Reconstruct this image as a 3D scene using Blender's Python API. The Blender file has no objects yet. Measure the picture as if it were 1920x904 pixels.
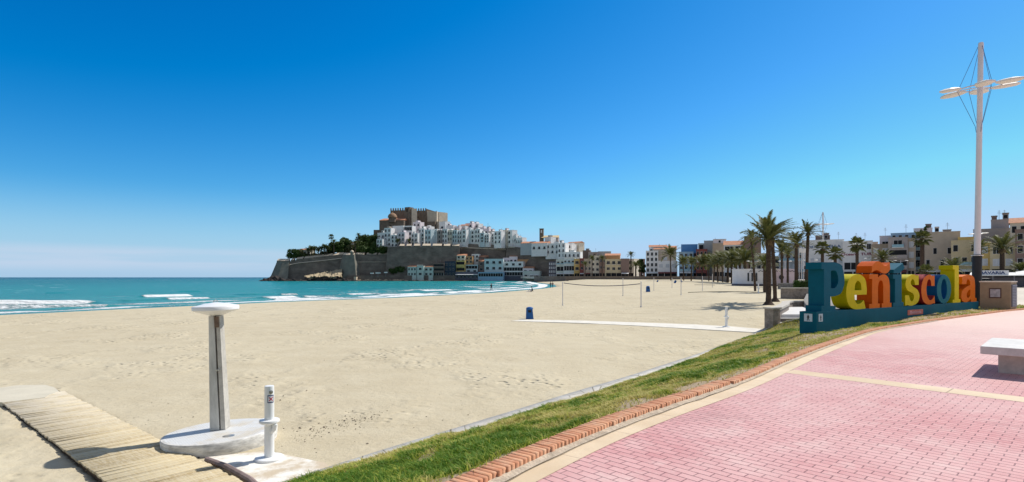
import bpy, bmesh, math, random
import numpy as np
from mathutils import Vector, Matrix, noise
from mathutils.geometry import tessellate_polygon
R = math.radians
rnd = random.Random(7)
scene = bpy.context.scene
COL = scene.collection

# ---------------------------------------------------------------- camera, world, sun, exposure
F = 1053.0            # focal length in photograph pixels (1920 wide)
EYE = 3.0             # eye above the beach
cd = bpy.data.cameras.new('camera'); cam = bpy.data.objects.new('camera', cd); COL.objects.link(cam)
cam.location = (0, 0, EYE); cam.rotation_euler = (R(90), 0, 0)
cd.sensor_width = 36; cd.lens = 36*F/1920; cd.shift_y = 68/1920
cd.clip_start = .1; cd.clip_end = 90000
scene.camera = cam
SUN_AZ, SUN_EL = R(57), R(50)          # azimuth clockwise from +Y
w = bpy.data.worlds.new('World'); scene.world = w; w.use_nodes = True
nt = w.node_tree; N = nt.nodes; N.clear(); L = nt.links
out = N.new('ShaderNodeOutputWorld'); bg = N.new('ShaderNodeBackground'); bg.inputs[1].default_value = .115
sky = N.new('ShaderNodeTexSky'); sky.sky_type = 'NISHITA'; sky.sun_disc = False
sky.sun_elevation = SUN_EL; sky.sun_rotation = SUN_AZ; sky.altitude = 0; sky.air_density = 1.0; sky.dust_density = .35; sky.ozone_density = 3.2
# polarised look: steeper response per channel of the physical sky
KS = .137
sp_ = N.new('ShaderNodeSeparateColor'); cm_ = N.new('ShaderNodeCombineColor'); L.new(sky.outputs[0], sp_.inputs[0])
for i, (g_, a_, o_, x_) in enumerate(((1.25, .8, -.215, .5), (1.42, .865, 0, .70), (1.05, 1.0, 0, .95))):
    m0 = N.new('ShaderNodeMath'); m0.operation = 'MULTIPLY_ADD'; L.new(sp_.outputs[i], m0.inputs[0]); m0.inputs[1].default_value = KS; m0.inputs[2].default_value = o_; m0.use_clamp = False
    mz = N.new('ShaderNodeMath'); mz.operation = 'MAXIMUM'; L.new(m0.outputs[0], mz.inputs[0]); mz.inputs[1].default_value = .001; m0 = mz
    m1 = N.new('ShaderNodeMath'); m1.operation = 'POWER'; L.new(m0.outputs[0], m1.inputs[0]); m1.inputs[1].default_value = g_
    m2 = N.new('ShaderNodeMath'); m2.operation = 'MULTIPLY'; L.new(m1.outputs[0], m2.inputs[0]); m2.inputs[1].default_value = a_/KS
    m3 = N.new('ShaderNodeMath'); m3.operation = 'MINIMUM'; L.new(m2.outputs[0], m3.inputs[0]); m3.inputs[1].default_value = x_/KS
    L.new(m3.outputs[0], cm_.inputs[i])
hs = cm_; SKYC = cm_.outputs[0]
# thin bank of cloud low over the sea
tc = N.new('ShaderNodeTexCoord'); sx = N.new('ShaderNodeSeparateXYZ'); L.new(tc.outputs['Generated'], sx.inputs[0])
mp = N.new('ShaderNodeMapping'); mp.inputs['Scale'].default_value = (2.2, 2.2, 34); L.new(tc.outputs['Generated'], mp.inputs[0])
nz = N.new('ShaderNodeTexNoise'); nz.inputs['Scale'].default_value = 1.6; nz.inputs['Detail'].default_value = 5; L.new(mp.outputs[0], nz.inputs[0])
def wmr(src, a, b, c, d, sm=True):
    m = N.new('ShaderNodeMapRange'); m.interpolation_type = 'SMOOTHSTEP' if sm else 'LINEAR'
    for i, v in enumerate((a, b, c, d)): m.inputs[i+1].default_value = v
    L.new(src, m.inputs[0]); return m.outputs[0]
def wmul(a, b):
    m = N.new('ShaderNodeMath'); m.operation = 'MULTIPLY'; L.new(a, m.inputs[0])
    if isinstance(b, (int, float)): m.inputs[1].default_value = b
    else: L.new(b, m.inputs[1])
    return m.outputs[0]
hz = wmul(wmr(sx.outputs[2], .0, .15, 1, 0), .8); mh = N.new('ShaderNodeMix'); mh.data_type = 'RGBA'; L.new(hz, mh.inputs[0]); L.new(SKYC, mh.inputs[6]); mh.inputs[7].default_value = (.42/KS, .62/KS, .87/KS, 1); SKYC = mh.outputs[2]
band = wmul(wmr(sx.outputs[2], .004, .022, 0, 1), wmr(sx.outputs[2], .034, .052, 1, 0))
left = wmr(sx.outputs[0], -.48, -.22, 1, 0)
cl = wmul(wmul(wmul(band, wmr(nz.outputs[0], .3, .6, .25, 1)), left), .7)
mx = N.new('ShaderNodeMix'); mx.data_type = 'RGBA'; L.new(cl, mx.inputs[0]); L.new(SKYC, mx.inputs[6]); mx.inputs[7].default_value = (4.1, 4.9, 6.1, 1)
# unseen high and rear sky made less saturated, to give shade a neutral fill
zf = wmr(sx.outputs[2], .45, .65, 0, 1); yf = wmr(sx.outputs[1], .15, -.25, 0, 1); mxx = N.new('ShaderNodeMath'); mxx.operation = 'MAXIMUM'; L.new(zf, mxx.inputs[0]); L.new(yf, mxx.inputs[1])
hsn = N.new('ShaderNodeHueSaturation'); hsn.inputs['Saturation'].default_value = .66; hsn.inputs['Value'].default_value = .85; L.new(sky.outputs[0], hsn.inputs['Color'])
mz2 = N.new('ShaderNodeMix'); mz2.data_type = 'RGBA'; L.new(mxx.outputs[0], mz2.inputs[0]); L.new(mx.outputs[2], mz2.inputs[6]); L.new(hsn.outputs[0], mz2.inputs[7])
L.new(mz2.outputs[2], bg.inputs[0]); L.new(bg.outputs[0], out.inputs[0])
sd = bpy.data.lights.new('sun', 'SUN'); sd.energy = 4.0; sd.angle = R(.5); sd.color = (1, .955, .88)
so = bpy.data.objects.new('sun', sd); COL.objects.link(so)
sv = Vector((math.sin(SUN_AZ)*math.cos(SUN_EL), math.cos(SUN_AZ)*math.cos(SUN_EL), math.sin(SUN_EL)))
so.rotation_euler = sv.to_track_quat('Z', 'Y').to_euler(); so.location = (0, 0, 60)
vs = scene.view_settings; vs.view_transform = 'Standard'; vs.look = 'None'; vs.gamma = 1; vs.use_curve_mapping = False; vs.exposure = 0.25
scene.render.engine = 'CYCLES'

# ---------------------------------------------------------------- helpers
def PX(px, D): return (px-960)/F*D
def PZ(py, D): return EYE-(py-520)/F*D
def G(px, py, z):
    D = (EYE-z)*F/(py-520); return (PX(px, D), D)
def smooth(t):
    t = np.clip(t, 0, 1); return t*t*(3-2*t)

MATS = {}
def M(name, rgb=(.5, .5, .5), rough=.75, var=.12, scale=2.0, bump=0., bscale=None, spec=.3, metal=0., stretch=(1, 1, 1), detail=6):
    if name in MATS: return MATS[name]
    m = bpy.data.materials.new(name); m.use_nodes = True; MATS[name] = m
    n = m.node_tree.nodes; l = m.node_tree.links; b = n['Principled BSDF']
    b.inputs['Roughness'].default_value = rough; b.inputs['Metallic'].default_value = metal; b.inputs['Specular IOR Level'].default_value = spec
    t = n.new('ShaderNodeTexCoord'); mpn = n.new('ShaderNodeMapping'); mpn.inputs['Scale'].default_value = stretch; l.new(t.outputs['Object'], mpn.inputs[0])
    z = n.new('ShaderNodeTexNoise'); z.inputs['Scale'].default_value = scale; z.inputs['Detail'].default_value = detail; z.inputs['Roughness'].default_value = .65
    l.new(mpn.outputs[0], z.inputs[0])
    r = n.new('ShaderNodeValToRGB'); r.color_ramp.elements[0].position = .3; r.color_ramp.elements[1].position = .7
    r.color_ramp.elements[0].color = tuple(max(0, c*(1-var)) for c in rgb)+(1,); r.color_ramp.elements[1].color = tuple(min(1, c*(1+var)) for c in rgb)+(1,)
    l.new(z.outputs[0], r.inputs[0]); l.new(r.outputs[0], b.inputs['Base Color'])
    if bump:
        z2 = n.new('ShaderNodeTexNoise'); z2.inputs['Scale'].default_value = bscale or scale*4; z2.inputs['Detail'].default_value = 8; l.new(mpn.outputs[0], z2.inputs[0])
        bp = n.new('ShaderNodeBump'); bp.inputs['Strength'].default_value = 1; bp.inputs['Distance'].default_value = bump; l.new(z2.outputs[0], bp.inputs['Height']); l.new(bp.outputs[0], b.inputs['Normal'])
    return m
class NT:
    """small wrapper for hand-wired materials"""
    def __init__(s, name):
        s.m = bpy.data.materials.new(name); s.m.use_nodes = True; s.n = s.m.node_tree.nodes; s.l = s.m.node_tree.links; s.b = s.n['Principled BSDF']
        s.tc = s.n.new('ShaderNodeTexCoord'); MATS[name] = s.m
    def put(s, inp, v):
        if isinstance(v, bpy.types.NodeSocket): s.l.new(v, inp)
        elif isinstance(v, tuple) and len(v) == 3 and inp.type == 'RGBA': inp.default_value = v+(1,)
        else: inp.default_value = v
    def map(s, scale=(1, 1, 1), rot=(0, 0, 0), loc=(0, 0, 0), src='Object'):
        q = s.n.new('ShaderNodeMapping'); q.inputs['Scale'].default_value = scale; q.inputs['Rotation'].default_value = rot; q.inputs['Location'].default_value = loc
        s.l.new(s.tc.outputs[src], q.inputs[0]); return q.outputs[0]
    def noise(s, vec, scale, detail=5, rough=.6, dist=0.):
        q = s.n.new('ShaderNodeTexNoise'); s.l.new(vec, q.inputs[0]); q.inputs['Scale'].default_value = scale; q.inputs['Detail'].default_value = detail
        q.inputs['Roughness'].default_value = rough; q.inputs['Distortion'].default_value = dist; return q.outputs[0]
    def voro(s, vec, scale, feat='F1'):
        q = s.n.new('ShaderNodeTexVoronoi'); q.feature = feat; s.l.new(vec, q.inputs[0]); q.inputs['Scale'].default_value = scale; return q.outputs['Distance']
    def mr(s, v, a, b, c=0., d=1., sm=True):
        q = s.n.new('ShaderNodeMapRange'); q.interpolation_type = 'SMOOTHSTEP' if sm else 'LINEAR'
        s.put(q.inputs[0], v)
        for i, x in enumerate((a, b, c, d)): q.inputs[i+1].default_value = x
        return q.outputs[0]
    def math(s, op, a, b=0.):
        q = s.n.new('ShaderNodeMath'); q.operation = op; s.put(q.inputs[0], a); s.put(q.inputs[1], b); return q.outputs[0]
    def mix(s, f, a, b, mode='MIX'):
        q = s.n.new('ShaderNodeMix'); q.data_type = 'RGBA'; q.blend_type = mode; s.put(q.inputs[0], f); s.put(q.inputs[6], a); s.put(q.inputs[7], b); return q.outputs[2]
    def attr(s, name):
        q = s.n.new('ShaderNodeAttribute'); q.attribute_name = name; return q
    def bump(s, h, dist, strength=1.):
        q = s.n.new('ShaderNodeBump'); q.inputs['Distance'].default_value = dist; q.inputs['Strength'].default_value = strength; s.l.new(h, q.inputs['Height']); s.l.new(q.outputs[0], s.b.inputs['Normal'])
    def col(s, c): s.put(s.b.inputs['Base Color'], c)

class MB:
    def __init__(s): s.v = []; s.f = []; s.mi = []; s.cur = 0; s.X = Matrix.Identity(4)
    def add(s, vs, fs):
        o = len(s.v); s.v += [tuple(s.X @ Vector(p)) for p in vs]; s.f += [tuple(i+o for i in f) for f in fs]; s.mi += [s.cur]*len(fs); return s
    def box(s, c, d, rz=0, taper=1.0):
        x, y, z = (q/2 for q in d); vs = []
        for k in (-1, 1):
            tp = taper if k > 0 else 1
            for (a, b) in ((-1, -1), (1, -1), (1, 1), (-1, 1)):
                px, py = a*x*tp, b*y*tp
                vs.append((c[0]+px*math.cos(rz)-py*math.sin(rz), c[1]+px*math.sin(rz)+py*math.cos(rz), c[2]+k*z))
        return s.add(vs, [(3, 2, 1, 0), (4, 5, 6, 7), (0, 1, 5, 4), (1, 2, 6, 5), (2, 3, 7, 6), (3, 0, 4, 7)])
    def b2(s, x0, x1, y0, y1, z0, z1): return s.box(((x0+x1)/2, (y0+y1)/2, (z0+z1)/2), (x1-x0, y1-y0, z1-z0))
    def prism(s, poly, z0, z1, cap=True):
        n = len(poly); vs = [(p[0], p[1], z0) for p in poly]+[(p[0], p[1], z1) for p in poly]
        fs = [(i, (i+1) % n, (i+1) % n+n, i+n) for i in range(n)]
        if cap: fs += [tuple(range(n, 2*n)), tuple(range(n-1, -1, -1))]
        return s.add(vs, fs)
    def lathe(s, prof, n=20, c=(0, 0, 0), cap=True):
        vs = []; fs = []
        for (r, z) in prof:
            for i in range(n):
                a = 2*math.pi*i/n; vs.append((c[0]+r*math.cos(a), c[1]+r*math.sin(a), c[2]+z))
        for k in range(len(prof)-1):
            for i in range(n): j = (i+1) % n; fs.append((k*n+i, k*n+j, (k+1)*n+j, (k+1)*n+i))
        if cap: fs.append(tuple(range(n-1, -1, -1))); fs.append(tuple((len(prof)-1)*n+i for i in range(n)))
        return s.add(vs, fs)
    def tube(s, pts, r, n=8, r2=None):
        pts = [Vector(p) for p in pts]; m = len(pts); vs = []; fs = []
        for k, p in enumerate(pts):
            t = (pts[min(k+1, m-1)]-pts[max(k-1, 0)]).normalized(); a = t.cross(Vector((0, 0, 1)))
            if a.length < .05: a = t.cross(Vector((0, 1, 0)))
            a.normalize(); b = t.cross(a); rr = r if r2 is None else r+(r2-r)*k/(m-1)
            for i in range(n): q = 2*math.pi*i/n; vs.append(tuple(p+(a*math.cos(q)+b*math.sin(q))*rr))
        for k in range(m-1):
            for i in range(n): j = (i+1) % n; fs.append((k*n+i, k*n+j, (k+1)*n+j, (k+1)*n+i))
        fs += [tuple(range(n-1, -1, -1)), tuple((m-1)*n+i for i in range(n))]
        return s.add(vs, fs)
    def build(s, name, mats, parent=None, smooth_=False, loc=None):
        me = bpy.data.meshes.new(name); me.from_pydata(s.v, [], s.f); mats = mats if isinstance(mats, (list, tuple)) else [mats]
        for m in mats: me.materials.append(m)
        me.polygons.foreach_set('material_index', s.mi)
        bm = bmesh.new(); bm.from_mesh(me); bmesh.ops.recalc_face_normals(bm, faces=bm.faces); bm.to_mesh(me); bm.free()
        if smooth_: me.polygons.foreach_set('use_smooth', [True]*len(me.polygons)); me.set_sharp_from_angle(angle=R(38))
        o = bpy.data.objects.new(name, me); COL.objects.link(o)
        if parent: o.parent = parent
        if loc: o.location = loc
        return o
def npmesh(name, V, Fc, mats, attrs=None, smooth_=True, parent=None):
    me = bpy.data.meshes.new(name); V = np.asarray(V, dtype=np.float32); Fc = np.asarray(Fc, dtype=np.int32); k = Fc.shape[1]
    me.vertices.add(len(V)); me.vertices.foreach_set('co', V.ravel()); me.loops.add(Fc.size); me.loops.foreach_set('vertex_index', Fc.ravel())
    me.polygons.add(len(Fc)); me.polygons.foreach_set('loop_start', np.arange(0, Fc.size, k, dtype=np.int32)); me.polygons.foreach_set('loop_total', np.full(len(Fc), k, dtype=np.int32))
    for m in (mats if isinstance(mats, (list, tuple)) else [mats]): me.materials.append(m)
    me.update(calc_edges=True); me.validate()
    for kx, a in (attrs or {}).items():
        at = me.attributes.new(kx, 'FLOAT', 'POINT'); at.data.foreach_set('value', np.asarray(a, dtype=np.float32).ravel())
    if smooth_: me.polygons.foreach_set('use_smooth', np.ones(len(Fc), dtype=bool))
    o = bpy.data.objects.new(name, me); COL.objects.link(o)
    if parent: o.parent = parent
    return o
def gridfaces(nr, nc):
    i = np.arange(nr-1)[:, None]*nc+np.arange(nc-1)[None, :]
    return np.stack([i, i+1, i+nc+1, i+nc], -1).reshape(-1, 4)
def tag(o, label=None, cat=None, group=None, kind=None):
    for k, v in (('label', label), ('category', cat), ('group', group), ('kind', kind)):
        if v: o[k] = v
    return o
def empty(name, loc, rz=0, label=None, cat=None, group=None):
    o = bpy.data.objects.new(name, None); COL.objects.link(o); o.location = loc; o.rotation_euler = (0, 0, rz); o.empty_display_size = .3
    return tag(o, label, cat, group)
def copy_tree(o, parent=None):
    c = o.copy(); COL.objects.link(c)
    if parent: c.parent = parent
    for ch in list(o.children): copy_tree(ch, c)
    return c
def text_mesh(txt, size, name, mat, parent, mtx, depth=.01, align='CENTER', bold=0.):
    cu = bpy.data.curves.new('t', 'FONT'); cu.body = txt; cu.size = size; cu.extrude = depth; cu.align_x = align; cu.offset = bold; cu.resolution_u = 3
    to = bpy.data.objects.new('t', cu); COL.objects.link(to); bpy.context.view_layer.update()
    me = bpy.data.meshes.new_from_object(to.evaluated_get(bpy.context.evaluated_depsgraph_get()))
    bpy.data.objects.remove(to); me.materials.clear(); me.materials.append(mat); me.name = name
    o = bpy.data.objects.new(name, me); COL.objects.link(o); o.parent = parent; o.matrix_local = mtx; return o
def polyline_dist(X, Y, P):
    best = np.full(X.shape, 1e9); sg = np.ones(X.shape)
    for (a, b) in zip(P[:-1], P[1:]):
        ax, ay = a; dx, dy = b[0]-ax, b[1]-ay; l2 = dx*dx+dy*dy
        t = np.clip(((X-ax)*dx+(Y-ay)*dy)/l2, 0, 1); qx, qy = X-ax-t*dx, Y-ay-t*dy; d = np.hypot(qx, qy)
        s = np.where(dx*qy-dy*qx <= 0, 1., -1.); u = d < best; best = np.where(u, d, best); sg = np.where(u, s, sg)
    return best*sg
def resample(P, n):
    P = np.array(P, float); s = np.concatenate([[0], np.cumsum(np.linalg.norm(np.diff(P[:, :2], axis=0), axis=1))]); t = np.linspace(0, s[-1], n)
    return np.stack([np.interp(t, s, P[:, k]) for k in range(P.shape[1])], 1), s[-1]
def offset(P, d):
    P = np.array(P, float); T = np.gradient(P[:, :2], axis=0); T /= np.linalg.norm(T, axis=1)[:, None]
    Q = P.copy(); Q[:, 0] += T[:, 1]*d; Q[:, 1] -= T[:, 0]*d; return Q      # d>0: to the right of travel
def fbm(X, Y, sc, seed=0, oct=4):
    r = np.random.RandomState(seed); o = np.zeros_like(X); amp = 1.; tot = 0
    for k in range(oct):
        for j in range(3):
            a = r.rand()*6.283; f = sc*2**k*(.7+.6*r.rand()); ph = r.rand()*6.283
            o += amp*np.sin(f*(X*math.cos(a)+Y*math.sin(a))+ph+1.3*np.sin(f*.6*(X*math.sin(a)-Y*math.cos(a))+ph*2))/3
        tot += amp; amp *= .55
    return o/tot

# ---------------------------------------------------------------- shoreline and terrain heights
SH = [(-190, -200), (-78, -12), (-44.6, 48.9), (-39.8, 59), (-31.8, 72.8), (-21.1, 85.6), (-6.5, 114), (5.9, 155), (13, 192), (15.5, 235), (14.5, 280), (13, 340), (15, 420), (18, 500), (22, 620)]
def shore(X, Y): return polyline_dist(np.asarray(X, float), np.asarray(Y, float), SH)
def zsand(X, Y, d=None):
    X = np.asarray(X, float); Y = np.asarray(Y, float)
    if d is None: d = shore(X, Y)
    zc = np.interp(Y, [0, 60, 80, 105, 200, 330, 500], [0, 0, .3, .48, 1.15, 2.1, 2.3]); zr = np.interp(Y, [0, 35, 50, 60, 130, 300, 500], [0, 0, .55, .8, 1.3, 2.05, 2.2])
    wgt = smooth((X/np.maximum(Y, 1)-.2)/.2); z = zc*(1-wgt)+zr*wgt
    z = z*smooth(d/28); z = z-.27*(1-np.clip(d/6, 0, 1)); return np.where(d < 0, -.27+d*.05, z)
def zs1(x, y): return float(zsand(np.array([x]), np.array([y]))[0])
def GS(px, py):            # point of the beach behind a photograph pixel
    D = np.geomspace(8, 500, 1500); X = (px-960)/F*D; z = zsand(X, D); e = EYE-(py-520)/F*D-z
    i = int(np.argmax(e < 0)); return (X[i], D[i], z[i])

# sand
s = NT('sand')
o1 = s.map(); big = s.noise(o1, .05, 4); mid = s.noise(s.map((1, 1.0, 1)), .8, 6, .6); fine = s.noise(o1, 60, 4, .7)
foot_mask = s.mr(s.noise(s.map((1, .8, 1), loc=(3, 7, 0)), .28, 4, .55), .47, .66)
vor = s.voro(s.map((1, 1, 1)), 3.3, 'SMOOTH_F1'); foot = s.mr(vor, .05, .36)
c = s.mix(s.mr(big, .35, .7), (.53, .455, .315), (.59, .515, .365))
c = s.mix(s.mr(mid, .35, .75, 0, .5), c, (.64, .57, .42)); c = s.mix(s.mr(fine, .3, .75, 0, .34), c, (.34, .28, .195))
c = s.mix(s.math('MULTIPLY', s.math('MULTIPLY', s.mr(vor, .20, .04), foot_mask), .28), c, (.40, .33, .22)); specks = s.mr(s.voro(o1, 5.5), .035, .02); sp2 = s.mr(s.noise(o1, 1.3, 3), .5, .62); c = s.mix(s.math('MULTIPLY', s.math('MULTIPLY', specks, sp2), .7), c, (.2, .16, .11))
wet = s.attr('wet').outputs['Fac']; c = s.mix(s.math('MULTIPLY', wet, .75), c, (.27, .21, .13)); s.col(c)
s.put(s.b.inputs['Roughness'], s.mr(wet, .3, 1, .95, .45)); s.b.inputs['Specular IOR Level'].default_value = .15
h = s.math('MULTIPLY', s.math('MULTIPLY', foot, foot_mask), 1.2); h = s.math('ADD', h, s.math('MULTIPLY', s.noise(s.map((1, 1, 1)), 5, 6, .65), .55)); h = s.math('ADD', h, s.math('MULTIPLY', s.noise(s.map((1, 1.5, 1)), 1.1, 3, .5), .55)); h = s.math('ADD', h, s.math('MULTIPLY', fine, .06))
s.bump(h, .065)
Dr = np.concatenate([np.linspace(-30, 2, 12), np.geomspace(2.4, 34, 330), np.geomspace(34.3, 700, 300)]); U = np.concatenate([np.linspace(-9, -1.3, 18), np.linspace(-1.25, 1.25, 520), np.linspace(1.35, 6, 12)])
Xg = U[None, :]*(np.maximum(Dr[:, None], 0)+4); Yg = np.repeat(Dr[:, None], len(U), 1)
dg = shore(Xg, Yg); Zg = zsand(Xg, Yg, dg)
lump = fbm(Xg, Yg, .9, 3, 4)*.03*np.clip(dg/8, 0, 1)+np.abs(fbm(Xg, Yg, 6, 5, 3))*-.018*(Yg < 40)*np.clip((fbm(Xg, Yg, .35, 11, 2)+.25)*2.2, .12, 1)
lump = lump*(1+2.2*((Xg*.64+Yg*.768) < 2.9)*(Yg < 16))
Zg = Zg+lump*(Yg > 2)
ROT_BW = math.atan2(-.64, .768)
under = (Yg < 30) & (Xg > -7+Yg*.9)
Zg = np.where((Yg < 24) & (Yg > 2) & (Xg*.809-Yg*.588 > -5.3), -.25, Zg)      # under the bank
# sand banked low under the boardwalk
qx = Xg+6.34; qy = Yg-10.15; al = qx*.768-qy*.64; ac = -qx*.64-qy*.768
Zg = Zg-.05*((np.abs(ac-.62) < .62) & (al > -6.9) & (al < 12))+.0
wetm = smooth((5.5-dg)/4.5)
keep = dg > -40
Fg = gridfaces(*Xg.shape); kf = keep.ravel()[Fg].all(1)
sand = npmesh('sand', np.stack([Xg, Yg, Zg], -1).reshape(-1, 3), Fg[kf], MATS['sand'], {'wet': wetm.ravel()}); tag(sand, kind='structure')

# sea
s = NT('sea_water'); dist = s.attr('off').outputs['Fac']; foam = s.attr('foam').outputs['Fac']; o1 = s.map()
c = s.mix(s.mr(dist, 6, 60), (.06, .33, .335), (.012, .26, .265)); c = s.mix(s.mr(dist, 60, 330), c, (.001, .145, .16)); c = s.mix(s.mr(dist, 200, 1500), c, (.001, .045, .072))
st = s.noise(s.map((.35, 1.6, 1), rot=(0, 0, R(-12))), .12, 5, .6); c = s.mix(s.mr(st, .35, .65, 0, .45), c, (.03, .19, .24))
fn = s.noise(s.map((1, 2.5, 1), rot=(0, 0, R(-20))), 1.5, 6, .7)
ff = s.mr(s.math('ADD', foam, s.math('MULTIPLY', s.math('SUBTRACT', fn, .5), 1.1)), .42, .62)
wc = s.noise(s.map((.25, 1.2, 1)), .32, 5, .62); ff = s.math('MAXIMUM', ff, s.math('MULTIPLY', s.mr(wc, .66, .70), s.mr(dist, 900, 300)))
s.col(s.mix(ff, c, (.86, .88, .88))); s.put(s.b.inputs['Roughness'], s.mr(ff, 0, 1, .22, .85)); s.b.inputs['Specular IOR Level'].default_value = .045; s.b.inputs['IOR'].default_value = 1.33
h = s.math('ADD', s.noise(s.map((.6, 2.0, 1), rot=(0, 0, R(-15))), .7, 7, .65), s.math('MULTIPLY', s.noise(s.map((.4, 1.5, 1), rot=(0, 0, R(10))), .15, 4), 1.6)); h = s.math('ADD', h, s.math('MULTIPLY', ff, .25)); s.bump(h, .85)
Dr = np.concatenate([np.linspace(-60, 34, 12), np.geomspace(36, 170, 620), np.geomspace(171, 600, 200), np.geomspace(620, 60000, 60)]); U = np.concatenate([np.linspace(-6, -1.35, 12), np.linspace(-1.3, .16, 620), np.linspace(.3, 3, 8)])
Xs = U[None, :]*(np.maximum(Dr[:, None], 0)+6)+0; Ys = np.repeat(Dr[:, None], len(U), 1); ds = -shore(Xs, Ys)
# breakers: (px0, py0, px1, py1, height, half width in metres, foam amount); placed as crests on the water
BR = [(-260, 568, 215, 566, .5, 1.5, 1.0), (-200, 579, 90, 573.5, .32, 1.6, .85), (-60, 575, 240, 570.5, .3, 1.3, .8), (-260, 583, -20, 579, .25, 1.3, .8), (-120, 586, 70, 583, .15, 1.2, .6), (258, 556, 366, 553.5, .42, 1.8, 1.0), (300, 559.5, 400, 557, .35, 1.6, .95), (225, 563, 300, 560, .3, 1.4, .45),
      (488, 558, 560, 555.5, .33, 1.9, .9), (440, 552, 520, 550, .28, 1.8, .35), (560, 556, 640, 554, .33, 1.9, .8), (640, 551.5, 720, 549, .3, 1.8, .7), (600, 549, 700, 546.5, .25, 2.2, .5), (700, 553, 800, 550, .33, 1.9, .9), (690, 543, 760, 541.5, .22, 3, .6), (780, 545, 850, 543, .3, 2.5, .8), (820, 549, 900, 545, .33, 2.2, .85), (880, 541, 960, 539, .25, 3, .75), (800, 539, 900, 537, .22, 4, .5), (940, 536, 1000, 534.5, .2, 4, .7), (850, 534, 930, 533, .2, 5, .5), (560, 541, 640, 540, .2, 4, .4), (960, 541.5, 1010, 539, .16, 2, .7), (500, 563, 640, 559, .15, 1.2, .65), (230, 575, 420, 568.5, .12, 1.3, .6), (740, 555.5, 860, 549.5, .12, 1.2, .6), (80, 549, 130, 548.5, .25, 2.4, .3), (330, 545.5, 380, 545, .2, 3, .25), (620, 537, 700, 536.5, .2, 5, .35), (900, 545.5, 985, 541.5, .14, 1.6, .7), (500, 560, 640, 557.5, .2, 1.1, .9), (600, 559, 730, 553.5, .22, 1.2, .9), (720, 555.5, 830, 551.5, .2, 1.3, .85), (640, 547.5, 720, 545.5, .25, 1.8, .6), (520, 551.5, 560, 550.8, .3, 1.6, .6), (700, 546.5, 830, 542.5, .25, 2, .6), (860, 538, 940, 537, .2, 4, .6), (920, 542, 975, 540, .2, 2, .6), (300, 566, 470, 562.5, .1, 1.0, .45), (60, 580, 260, 573, .12, 1.0, .6), (390, 556, 450, 555, .2, 1.4, .4)]
Zs = np.full(Xs.shape, -.25)+fbm(Xs, Ys, .09, 21, 4)*.1*np.clip(ds/15, 0, 1)*(Ys < 700)
foamv = np.zeros_like(Xs)
for (a, b, c_, d_, hh, wd, fa) in BR:
    A = G(a, b, -.1); B = G(c_, d_, -.1); dx, dy = B[0]-A[0], B[1]-A[1]; l2 = dx*dx+dy*dy; ll = math.sqrt(l2)
    t = ((Xs-A[0])*dx+(Ys-A[1])*dy)/l2; wob = fbm(Xs, Ys, .22, 31, 3)*1.1
    q = ((Xs-A[0])*dy-(Ys-A[1])*dx)/ll+wob*min(1., wd/2)      # >0: shoreward
    end = smooth(np.minimum(t, 1-t)*ll/(ll*.16)); k = end*(.72+.28*fbm(Xs, Ys, .3, 41, 2))
    Zs += hh*k*np.exp(-(np.where(q > 0, q/(.45*wd), q/(1.5*wd)))**2)
    foamv = np.maximum(foamv, fa*k*np.exp(-((q-.25*wd)/(wd*.85))**4)*1.1)
sw = np.exp(-((ds-2.2-1.6*fbm(Xs, Ys, .10, 51, 3))/(1.5+.003*Ys))**2)*1.25; foamv = np.maximum(foamv, sw*(.8+.35*fbm(Xs, Ys, .06, 52, 2)))
foamv = np.maximum(foamv, .78*np.exp(-((ds-9-3*fbm(Xs, Ys, .05, 56, 2))/4.)**2)*(.7+.7*fbm(Xs, Ys, .2, 53, 3)))
foamv = np.maximum(foamv, .66*np.exp(-((ds-20-5*fbm(Xs, Ys, .04, 57, 2))/6.)**2)*(.55+.9*fbm(Xs, Ys, .16, 54, 3)))
Zs = Zs+np.clip(3-ds, 0, 6)*.02
kf = (ds > -4).ravel()[gridfaces(*Xs.shape)].any(1)
sea = npmesh('sea', np.stack([Xs, Ys, Zs], -1).reshape(-1, 3), gridfaces(*Xs.shape)[kf], MATS['sea_water'], {'off': ds.ravel(), 'foam': foamv.ravel()}); tag(sea, kind='structure')

# ---------------------------------------------------------------- promenade, kerbs, grass bank
PZ0 = 1.3
def gp(l, z): return [G(a, b, z) for a, b in l]
KF = [(-11.3, -12), (-5.2, -2.9), (-2.05, 1.86)]+gp([(925, 904), (1000, 864), (1190, 784.5), (1380, 723), (1476, 678), (1552, 649), (1636, 621), (1765, 600), (1894, 583)], PZ0)+[(29, 30.6), (36, 34)]
KF, KL = resample(KF, 420); kk_ = np.ones(21)/21; KF = np.stack([np.convolve(np.pad(KF[:, a], 10, mode='reflect', reflect_type='odd'), kk_, 'valid') for a in (0, 1)], 1); KL = float(np.linalg.norm(np.diff(KF, axis=0), axis=1).sum())                      # front foot of the brick kerb
KB = offset(KF, -.22)
SK = [(-20, -9), (-11, .2), (-6.4, 4.6)]+[G(a, b, .06) for a, b in [(531, 904), (695, 849), (846, 805), (984, 763), (1097, 728), (1156, 712), (1304, 665), (1426, 621)]]+[(14.6, 31.1), (15.3, 29.5), (16.8, 29.2), (20, 31), (29, 36)]
SKz = [.06]*11+[.4, .9, 1.25, 1.3, 1.3]
SK3 = [(p[0], p[1], z) for p, z in zip(SK, SKz)]
SK3, _ = resample(SK3, 300); SK3 = np.stack([np.convolve(np.pad(SK3[:, a], 4, mode='reflect', reflect_type='odd'), np.ones(9)/9, 'valid') for a in range(3)], 1)
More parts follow.
